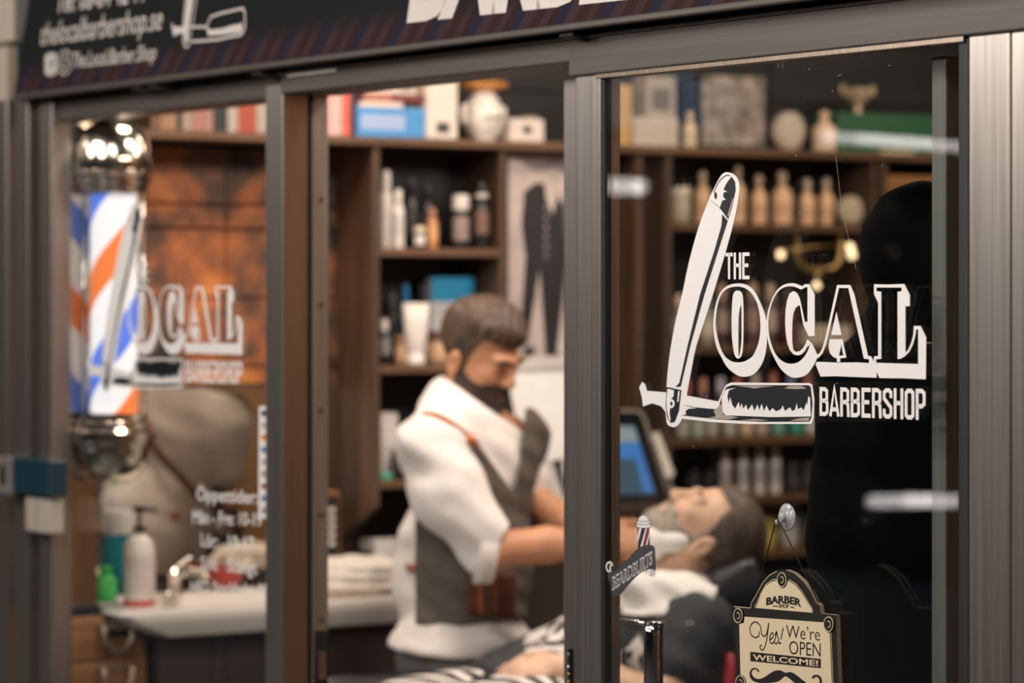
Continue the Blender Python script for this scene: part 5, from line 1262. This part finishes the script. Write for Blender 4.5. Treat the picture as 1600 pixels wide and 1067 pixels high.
# hair cap and beard follow the skull
def head_shell(c, R, sc, grow, keep, res=.0035, bumps=None):
    F = Field(np.array(c)-.16*sc, np.array(c)+.16*sc, res); head_prims(F, c, R, sc, ear=False)
    x, y, z = F.pts((slice(None),)*3)
    q = [((x-c[0])*R[0, i]+(y-c[1])*R[1, i]+(z-c[2])*R[2, i])/sc for i in range(3)]
    F.d = F.d-grow(*q)
    F.d = np.maximum(F.d, keep(*q)).astype(np.float32)
    return F
def sm(a, b, t): 
    u = np.clip((t-a)/(b-a), 0, 1); return u*u*(3-2*u)
# hair: fuller on top, short at the sides; hairline runs from the forehead down in front of the ear
def hair_keep(X, Y, Z):
    line = np.where(X > .0, .052+(.0)*X - .0*Y, 0)
    front = .058 - .62*(X-.078)                       # forehead line
    side = (X-.030)*1.6 + .010
    nape = -.088 - .20*(X+.06)
    lim = np.where(X > .035, .055+.1*np.abs(Y), np.where(X > .010, -.030+(X-.010)*3.4, np.where(X > -.030, np.minimum(-.002-.0*X, -.002), nape)))
    return lim-Z
hf_ = head_shell(hc_, RH, HS, lambda X, Y, Z: .006+.017*sm(.045, .10, Z)*sm(-.10, .05, X)+.004*np.sin(X*140+Y*60)*np.sin(Y*150)*sm(.03, .08, Z), hair_keep)
hf_.build('hair', HAIR, bar)
def beard_keep(X, Y, Z):
    top = np.where(X > .075, -.040, -.030-(.075-X)*.10)
    top = np.where(X < .020, np.maximum(top, .0), top)
    top = np.where((X > .030) & (X < .075), -.040-.30*np.clip(X-.03, 0, .03), top)
    return np.maximum(np.maximum(Z-top, .004-X), 0*X-.01)
bf_ = head_shell(hc_, RH, HS, lambda X, Y, Z: .004+.009*sm(-.05, -.09, Z), beard_keep)
lipc = hc_+RH @ np.array([.100, 0, -.064]); bf_.ell(lipc, (.014, .018, .006), RH, .004, True)
for sy in (-1, 1): bf_.ell(hc_+RH @ np.array([.022, sy*.040, -.096]), (.040, .022, .028), RH, .012)
bf_.ell(hc_+RH @ np.array([.050, 0, -.110]), (.028, .034, .024), RH, .012)
bf_.build('beard', BEARD, bar)
def on_head(p, sc=HS, c=None, R=None):
    c = hc_ if c is None else c; R = RH if R is None else R
    return c+R @ (np.array(p)*sc)
for sy in (-1, 1):
    tube('eyebrow', [on_head((.087, sy*.047, .022)), on_head((.0975, sy*.033, .027)), on_head((.1015, sy*.014, .023))], [.003, .0055, .0045], BEARD, bar, 8, local=True)
    tube('eyelid', [on_head((.083, sy*.043, .000)), on_head((.091, sy*.031, -.004)), on_head((.089, sy*.019, -.001))], [.0015, .0022, .0015], BEARD, bar, 6, local=True)
def face_y(F, px, py, lift=.004):
    p = BP(px, py); i = min(max(int(round((p[0]-F.lo[0])/F.res)), 0), F.n[0]-1); k = min(max(int(round((p[2]-F.lo[2])/F.res)), 0), F.n[2]-1); col = np.where(F.d[i, :, k] < 0)[0]
    return BP(px, py, (F.ax[1][col[0]]-lift) if len(col) else -.1)
# shirt
Fs = Field((-.26, -.36, .74), (.24, .30, 1.62), .0062)
torso(Fs, .012)
Fs.ell(BP(664, 900, .05), (.065, .10, .16), RB, .04)                  # blouse of shirt at the back
Fs.ell(BP(716, 1004, -.02), (.146, .200, .070), RB, .03)            # shirt tail over the trousers
cuffE = nearE+(nearW-nearE)*.05
Fs.chain([nearS, nearS*.55+nearE*.45+np.array([-.012, -.01, 0]), cuffE], [.082, .080, .064], .03)
Fs.chain([farS, farE], [.078, .062], .03)
Fs.cap(BP(698, 648, -.02), BP(716, 622, 0), .062, .060, .025)      # band collar
ax_ = nearE-nearS; ax_ /= np.linalg.norm(ax_)
Fs.ripple(.0042, lambda x, y, z: np.sin((x*.55+z)*48+np.sin(x*17+y*12)*1.8)*np.sin(x*11+y*9+z*6))
Fs.ripple(.0016, lambda x, y, z: np.sin((x*.5+z)*85+np.sin(x*26-y*20)*1.5))
# cut the sleeve at the rolled cuff and the hem
x, y, z = Fs.pts((slice(None),)*3)
cp = BP(768, 850); cn = np.array([.83, 0, -.56+.0]); cn = np.array([62, 0, -45.0]); cn /= np.linalg.norm(cn)
Fs.d = np.maximum(Fs.d, np.where((z < 1.24) & (z > 1.07) & (y < -.10), (x-cp[0])*cn[0]+(z-cp[2])*cn[2], -1)).astype(np.float32)
Fs.half(BP(690, 1012), (-.12, 0, -1))
Fs.half(BP(696, 588), (60, 0, 82))
neckc = hc_+RH @ np.array([-.02, 0, -.06])
Fs.cap(BP(730, 628, 0), neckc+np.array([0.01, 0, .06]), .052, .058, .006, True)
Fs.build('shirt', SHIRT, bar)
cf = [nearE+(nearW-nearE)*.03]
tube('rolled_cuff', [BP(768, 851, -.222)+np.array([-.030, 0, .0]), BP(768, 851, -.222)+np.array([.010, .004, -.006])], [.070, .064], SHIRT, bar, 20, local=True)
# apron
Fa = Field((-.2, -.30, .80), (.24, .28, 1.5), .006)
torso(Fa, .027)
Fa.ripple(.003, lambda x, y, z: np.sin(x*45+z*38+y*20)*np.sin(z*30-x*22))
Fa.ripple(.002, lambda x, y, z: np.sin(z*95+x*60))
Fa.half(BP(651, 900), (-1, 0, 0)); Fa.half(BP(735, 966), (0.03, 0, -1))
Fa.half(BP(742, 684), (-130, 0, 95)); 
x, y, z = Fa.pts((slice(None),)*3)
def hp_(p, q):                                                     # signed side of the picture line p->q
    a = BP(*p); b = BP(*q); dx, dz = b[0]-a[0], b[2]-a[2]; L = math.hypot(dx, dz)
    return ((x-a[0])*dz-(z-a[2])*dx)/L
w1 = hp_((740, 676), (806, 772)); w2 = hp_((806, 772), (822, 640))
Fa.d = np.maximum(Fa.d, -np.maximum(np.maximum(w1, w2), z*0-1)).astype(np.float32)
Fa.half(BP(760, 640), (0, 0, 1))
fw_ = x*RB[0, 0]+y*RB[1, 0]; Fa.d = np.maximum(Fa.d, np.minimum(.012-fw_, y+.03)+0*z).astype(np.float32)   # open at the far back
Fa.build('apron', CANVAS, bar)
Fp = Field((-.02, -.30, .94), (.2, .1, 1.12), .006)
torso(Fp, .033); Fp.half(BP(733, 900), (-1, 0, 0)); Fp.half(BP(806, 900), (1, 0, 0)); Fp.half(BP(770, 886), (.05, 0, 1)); Fp.half(BP(770, 956), (-.1, 0, -1))
Fp.build('apron_pocket', LEATHD, bar)
for px_ in (750, 772): 
    pt = BP(px_, 890, -.155); tube('pocket_strap', [face_y(Fp, px_, 890), face_y(Fp, px_+2, 920), face_y(Fp, px_+3, 950)], .006, LEATH, bar, 6, local=True, flat=((0, 1, 0), .35))
# leather neck strap over the near shoulder and the far one
tube('neck_strap', [tuple(v) for v in catmull([face_y(Fs, 664, 642), face_y(Fs, 676, 642), face_y(Fs, 690, 646), face_y(Fs, 705, 654), face_y(Fs, 722, 666), face_y(Fs, 736, 680), face_y(Fs, 746, 692, .012)], 4)], .0085, LEATH, bar, 8, local=True, flat=((-.3, -.6, .7), .5))
tube('strap_buckle', [face_y(Fs, 733, 677, .010), face_y(Fs, 746, 692, .014)], [.012, .010], M('copper_buckle', (.55, .18, .06), .35, .5), bar, 8, local=True)
tube('neck_strap', [tuple(v) for v in catmull([BP(806, 652, .03), BP(814, 660, .0), BP(820, 675, -.03)], 4)], .005, LEATHD, bar, 8, local=True, flat=((.3, -.6, .7), .5))
tube('back_tie', [tuple(v) for v in catmull([BP(652, 882, -.10), BP(640, 884, -.06), BP(630, 880, .02), BP(640, 868, .09), BP(668, 860, .14)], 4)], .010, LEATH, bar, 8, local=True, flat=((-1, 0, 0), .4))
tube('back_strap', [tuple(v) for v in catmull([BP(655, 634, -.045), BP(640, 680, .03), BP(636, 740, .09), BP(660, 800, .16), BP(690, 830, .175)], 4)], .010, LEATHD, bar, 8, local=True, flat=((-.8, .6, 0), .4))
# trousers
Ft = Field((-.28, -.26, .02), (.22, .26, .99), .0085)
Ft.ell(BP(714, 1025), (.124, .168, .13), RB, .04)
for sy in (-.085, .085): Ft.chain([BP(712, 1040, sy), BP(720, 1330, sy*1.2), BP(706, 1600, sy*1.25)], [.098, .080, .066], .03)
Ft.ripple(.003, lambda x, y, z: np.sin(z*40+x*30)*np.sin(y*30+z*18))
Ft.half(BP(720, 985), (.0, 0, 1)); Ft.half((0, 0, .05), (0, 0, -1))
Ft.build('trousers', TROU, bar)
for sy in (-.10, .10):
    Fsh = Field((-.18, -.2, 0), (.24, .2, .1), .008); Fsh.ell(BP(738, 1606, sy*1.05), (.14, .05, .045), RB, .02); Fsh.half((0, 0, .004), (0, 0, -1)); Fsh.build('shoe', BLACK, bar)

# ---------------- client lying back in the chair
Z1 = 7.02; S1 = Z1/FPX
org1 = atZ(1000, HOR, Z1); org1.z = 0
cli = thing('person', 'bearded client lying back with closed eyes in the barber chair', 'person', org1, TH)
def CP(px, py, y=0.0): return np.array([(px-1000)*S1, y, 1.70-(py-HOR)*S1])
RC = rot_frame((-.46, -.12, .88), (.88, 0, .46))
cc = CP(1106, 832, .02)
ta, tb = CP(1055, 985, .02), CP(800, 1105, .02)
td = tb-ta; td /= np.linalg.norm(td)
RT_ = rot_frame(np.cross(td, (0, 1, 0)) if np.cross(td, (0, 1, 0))[2] > 0 else -np.cross(td, (0, 1, 0)), -td)   # forward = up out of the chest
def ctorso(F, g=0, k=.05):
    F.ell(ta*.75+tb*.25, (.118+g, .180+g, .20+g), RT_, k); F.ell(ta*.35+tb*.65, (.112+g, .160+g, .19+g), RT_, k)
    F.ell(tb, (.11+g, .165+g, .14+g), RT_, k)
    for sy in (-.165, .165): F.ell(ta+np.array([0, sy, .0]), (.07+g,)*3, None, k)
shN, elN, wrN = CP(1080, 965, -.175), CP(1030, 1075, -.25), CP(872, 1030, -.15)
Fc_ = Field((-.62, -.36, .62), (.34, .34, 1.36), .0058)
ctorso(Fc_)
head_prims(Fc_, cc, RC, .98)
Fc_.cap(ta+np.array([.01, 0, .05]), cc+RC @ np.array([-.02, 0, -.07]), .062, .056, .02)
Fc_.chain([shN, elN], [.058, .046], .02); Fc_.chain([elN, wrN*.5+elN*.5, wrN], [.048, .042, .029], .02)
hand_prims(Fc_, wrN, (-1, .05, -.10), (-.1, -.55, .85), (0, 1, .2), .30)
Fc_.chain([CP(1080, 965, .2), CP(1000, 1075, .26), CP(880, 1060, .16)], [.058, .045, .03], .02)
Fc_.build('body', SKIN2, cli)
hcF = head_shell(cc, RC, .98, lambda X, Y, Z: .003+.007*sm(.02, .08, Z), lambda X, Y, Z: np.where(X > .035, .072+.02*np.abs(Y), np.where(X > .002, -.030+(X-.002)*2.5, -.05))-Z)
hcF.build('hair', HAIRG, cli)
bcF = head_shell(cc, RC, .98, lambda X, Y, Z: .003+.005*sm(-.06, -.1, Z), beard_keep); bcF.ell(cc+RC @ np.array([.098, 0, -.062]), (.014, .018, .006), RC, .004, True)
bcF.build('beard', STUB, cli)
FO = M('shaving_foam', (.82, .78, .74), .8, 0, .05, 40, bump=.3)
Ff = Field(cc-.17, cc+.17, .004)
for p_, r_ in (((.045, .030, -.108), .024), ((.030, .052, -.085), .020), ((.020, .058, -.060), .016), ((.055, .0, -.118), .024), ((.030, .02, -.125), .026)): Ff.ell(on_head(p_, .98, cc, RC), (r_*1.15, r_*1.3, r_), RC, .03)
Ff.build('shaving_foam', FO, cli)
for sy in (-1, 1):
    tube('eyebrow', [on_head((.081, sy*.046, .022), .98, cc, RC), on_head((.092, sy*.033, .028), .98, cc, RC), on_head((.097, sy*.016, .024), .98, cc, RC)], [.002, .004, .003], HAIRG, cli, 8, local=True)
    tube('eyelid', [on_head((.082, sy*.043, .000), .98, cc, RC), on_head((.091, sy*.031, -.004), .98, cc, RC), on_head((.088, sy*.019, -.001), .98, cc, RC)], [.0012, .0018, .0012], HAIRG, cli, 6, local=True)
def print_mat():
    m, nt, b = nodes_of('palm_print_cotton')
    tc = nt.nodes.new('ShaderNodeTexCoord'); mp = nt.nodes.new('ShaderNodeMapping'); mp.inputs['Scale'].default_value = (9, 9, 9)
    nz = nt.nodes.new('ShaderNodeTexNoise'); nz.inputs['Scale'].default_value = 1.0; nz.inputs['Detail'].default_value = 2; nz.inputs['Distortion'].default_value = 2.5
    nt.links.new(tc.outputs['Object'], mp.inputs[0]); nt.links.new(mp.outputs[0], nz.inputs['Vector'])
    rp = nt.nodes.new('ShaderNodeValToRGB'); rp.color_ramp.elements[0].position = .49; rp.color_ramp.elements[0].color = (.018, .018, .020, 1)
    rp.color_ramp.elements[1].position = .52; rp.color_ramp.elements[1].color = (.70, .64, .60, 1)
    nt.links.new(nz.outputs[0], rp.inputs[0]); nt.links.new(rp.outputs[0], b.inputs['Base Color']); b.inputs['Roughness'].default_value = .85
    return m
PRT = print_mat(); TSH = M('charcoal_cotton', (.040, .040, .042), .85, 0, .2, 30, bump=.2)
Fk = Field((-.62, -.36, .70), (.34, .34, 1.24), .0065)
ctorso(Fk, .014)
Fk.cap(shN, shN*.48+elN*.52, .082, .070, .03); Fk.cap(CP(1080, 965, .2), CP(1040, 1020, .23), .08, .07, .03)
Fk.ripple(.003, lambda x, y, z: np.sin(x*50+z*40)*np.sin(y*40+z*22))
Fk.build('shirt', TSH, cli, mats=[PRT], matfn=lambda c: ((c[:, 0] < CP(1000, 0)[0]) & (c[:, 0] > CP(818, 0)[0]) & (c[:, 1] > -.20)).astype(int))
# trousers and legs continue left and down out of the picture
Fl = Field((-1.15, -.32, .30), (-.18, .32, 1.0), .010)
Fl.ell(tb, (.125, .18, .16), RT_, .03)
for sy in (-.10, .10): Fl.chain([CP(800, 1115, sy), CP(530, 1125, sy*1.3), CP(330, 1380, sy*1.3)], [.10, .075, .055], .03)
Fl.build('trousers', BLACK, cli)
# towel round the neck
Ftw = Field((-.12, -.28, .96), (.22, .28, 1.20), .0055)
ctorso(Ftw, .030); Ftw.ell(CP(1050, 925, 0), (.10, .17, .055), None, .03); Ftw.cap(CP(980, 905, -.12), CP(1105, 925, -.19), .03, .035, .03)
Ftw.ripple(.0035, lambda x, y, z: np.sin(x*70+z*90)*np.sin(y*50+x*30))
Ftw.half(CP(1040, 947), (.06, 0, -1)); Ftw.half(CP(1108, 920), (1, 0, -.35)); Ftw.half(CP(968, 920), (-1, 0, 0))
Ftw.cap(CP(1040, 880), CP(1075, 850), .050, .055, .01, True)
V, Q = Ftw.surf()
m4 = np.array(mtx(cli)); Vw = V @ m4[:3, :3].T+m4[:3, 3]
tow = mesh('neck_towel', Vw, Q, M('towel_white', (.82, .77, .73), .95, 0, .04, 70, bump=.4), None, smooth=True); tag(tow, 'white towel folded round the reclining client\'s neck', 'towel')
# striped cape over the lap
def zebra():
    m, nt, b = nodes_of('zebra_cape')
    tc = nt.nodes.new('ShaderNodeTexCoord'); mp = nt.nodes.new('ShaderNodeMapping'); mp.inputs['Rotation'].default_value = (0, 0, TH+.5)
    wv = nt.nodes.new('ShaderNodeTexWave'); wv.inputs['Scale'].default_value = 9; wv.inputs['Distortion'].default_value = 5; wv.inputs['Detail'].default_value = 2; wv.inputs['Detail Scale'].default_value = .6
    nt.links.new(tc.outputs['Object'], mp.inputs[0]); nt.links.new(mp.outputs[0], wv.inputs['Vector'])
    rp = nt.nodes.new('ShaderNodeValToRGB'); rp.color_ramp.elements[0].position = .46; rp.color_ramp.elements[0].color = (.015, .015, .017, 1)
    rp.color_ramp.elements[1].position = .52; rp.color_ramp.elements[1].color = (.72, .66, .62, 1)
    nt.links.new(wv.outputs[0], rp.inputs[0]); nt.links.new(rp.outputs[0], b.inputs['Base Color']); b.inputs['Roughness'].default_value = .8
    return m
Fz = Field((-.66, -.33, .70), (-.06, .30, .99), .0075)
Fz.ell(CP(760, 1098, -.02), (.26, .26, .075), None, .05); Fz.ell(CP(850, 1080, -.06), (.13, .20, .058), None, .05)
Fz.ripple(.006, lambda x, y, z: np.sin(x*26+y*14)*np.sin(y*30))
Fz.half((0, 0, CP(0, 1110)[2]), (0, 0, -1))
V, Q = Fz.surf(); Vw = V @ m4[:3, :3].T+m4[:3, 3]
cape = mesh('striped_cape', Vw, Q, zebra(), None, smooth=True); tag(cape, 'black and white zebra striped cape over the client\'s lap', 'cape')

# barber chair under the client
ch = thing('barber_chair', 'black leather barber chair with headrest and red side trim', 'chair', org1, TH)
LBL = M('black_leather', (.020, .019, .019), .35, 0, .2, 30, bump=.15)
def pad(name, c, r, R, par):
    lo = np.array(c)-max(r)-.03; hi = np.array(c)+max(r)+.03
    F = Field(lo, hi, .010)
    x, y, z = F.pts((slice(None),)*3); q = [np.abs((x-c[0])*R[0, i]+(y-c[1])*R[1, i]+(z-c[2])*R[2, i])/r[i] for i in range(3)]
    F.d = ((((q[0]**5+q[1]**5+q[2]**5)**.2)-1)*min(r)).astype(np.float32)
    return F.build(name, LBL, par)
pad('headrest', CP(1150, 905, .03), (.045, .11, .060), rot_frame((-.4, 0, .9), (.9, 0, .4)), ch)
bk2 = np.array(ta*.5+tb*.5)-RT_[:, 0]*.155+np.array([.06, 0, 0])
pad('backrest', bk2, (.05, .23, .30), RT_, ch)
pad('seat', CP(690, 1180, .02), (.26, .25, .06), np.eye(3), ch)
for sy in (-.30, .32):
    ar = pad('armrest', CP(860, 1120, sy), (.20, .035, .025), rot_frame((1, 0, .12), (0, 0, 1)), ch)
    tube('arm_post', [CP(760, 1130, sy), CP(760, 1240, sy)], .018, CHROME, ch, 12, local=True)
tube('headrest_stem', [CP(1150, 920, .03), CP(1105, 1020, .03)], .012, CHROME, ch, 10, local=True)
RTRIM = M('red_trim', (.45, .02, .035), .4)
tube('side_trim', [CP(1128, 1005, -.20), CP(1128, 1090, -.20), CP(1110, 1180, -.18)], .014, RTRIM, ch, 10, local=True)
tube('back_post', [CP(1110, 1180, -.18), CP(1000, 1250, 0), CP(760, 1260, 0)], .02, BLACK, ch, 10, local=True)
tube('pedestal', [CP(700, 1220, 0), CP(700, 1620, 0)], .06, CHROME, ch, 20, local=True)
bs3 = CP(700, 1640, 0); V, Fc0 = lathe_data([(.30, 0), (.30, .02), (.26, .035), (.07, .06)], 32)
mesh('base_plate', [(bs3[0]+v[0], v[1], v[2]) for v in V], Fc0, CHROME, ch, smooth=True, local=True)

# ---------------- dark hooded figure close behind the right pane
Z2 = 5.36; S2 = Z2/FPX
org2 = atZ(1440, HOR, Z2); org2.z = 0
hd = thing('person', 'dark figure in a black hooded coat standing behind the right window', 'person', org2, TH)
def HP(px, py, y=0.0): return np.array([(px-1440)*S2, y, 1.70-(py-HOR)*S2])
COAT = M('black_coat', (.0030, .0042, .0050), .95, 0, .3, 40, spec=.12); HOOD = M('black_hood', (.0025, .0030, .0035), .95, 0, .2, 60, spec=.1)
Fh = Field((-.26, -.2, 0), (.26, .26, 1.9), .0085)
RHd = rot_frame((.8, .6, -.05), (0, 0, 1))
Fh.ell(HP(1440, 395, .03), (.09, .075, .11), RHd, .02); Fh.cap(HP(1440, 470, .03), HP(1440, 560, .03), .06, .065, .03)
Fh.ell(HP(1440, 720, .03), (.13, .11, .28), None, .05)
for sx in (-1, 1):
    Fh.chain([HP(1440+sx*60, 900, .03), HP(1440+sx*70, 1500, .03), HP(1440+sx*72, 2010, .03)], [.10, .065, .045], .04); Fh.ell(HP(1440+sx*72+20, 2035, .0), (.10, .05, .035), None, .02)
    Fh.chain([HP(1440+sx*100, 620, .03), HP(1440+sx*118, 870, .02), HP(1440+sx*116, 1080, -.02)], [.050, .040, .028], .03)
    hand_prims(Fh, HP(1440+sx*116, 1085, -.02), (0, -.1, -1), (sx, 0, 0), (0, -1, 0), .4)
Fh.build('body', SKIN2, hd)
Fg = Field((-.26, -.16, 1.50), (.2, .22, 1.92), .007)
Fg.ell(HP(1438, 392, .03), (.098, .10, .118), None, .02); Fg.ell(HP(1405, 420, .03), (.045, .07, .08), None, .04); Fg.ell(HP(1490, 400, -.02), (.07, .085, .10), None, .04); Fg.ell(HP(1480, 490, 0), (.06, .075, .07), None, .04)
Fg.ell(HP(1420, 525, .03), (.085, .085, .06), None, .03)
Fg.ripple(.003, lambda x, y, z: np.sin(x*50+z*30)*np.sin(z*55+y*30))
Fg.build('hood', HOOD, hd)
Fj = Field((-.30, -.22, .60), (.30, .28, 1.72), .009)
Fj.ell(HP(1440, 640, .03), (.155, .125, .16), None, .06); Fj.ell(HP(1440, 820, .03), (.168, .13, .28), None, .06); Fj.ell(HP(1440, 1100, .03), (.175, .14, .36), None, .06)
Fj.cap(HP(1405, 520, .03), HP(1345, 590, .03), .05, .05, .04); Fj.cap(HP(1475, 520, .03), HP(1535, 590, .03), .05, .05, .04)
for sx in (-1, 1): Fj.chain([HP(1440+sx*100, 610, .03), HP(1440+sx*122, 850, .02), HP(1440+sx*116, 1060, -.02)], [.068, .056, .046], .03)
Fj.ripple(.004, lambda x, y, z: np.sin(z*26+x*30)*np.sin(x*40-z*12+y*20))
Fj.half((0, 0, .68), (0, 0, -1))
Fj.build('coat', COAT, hd)
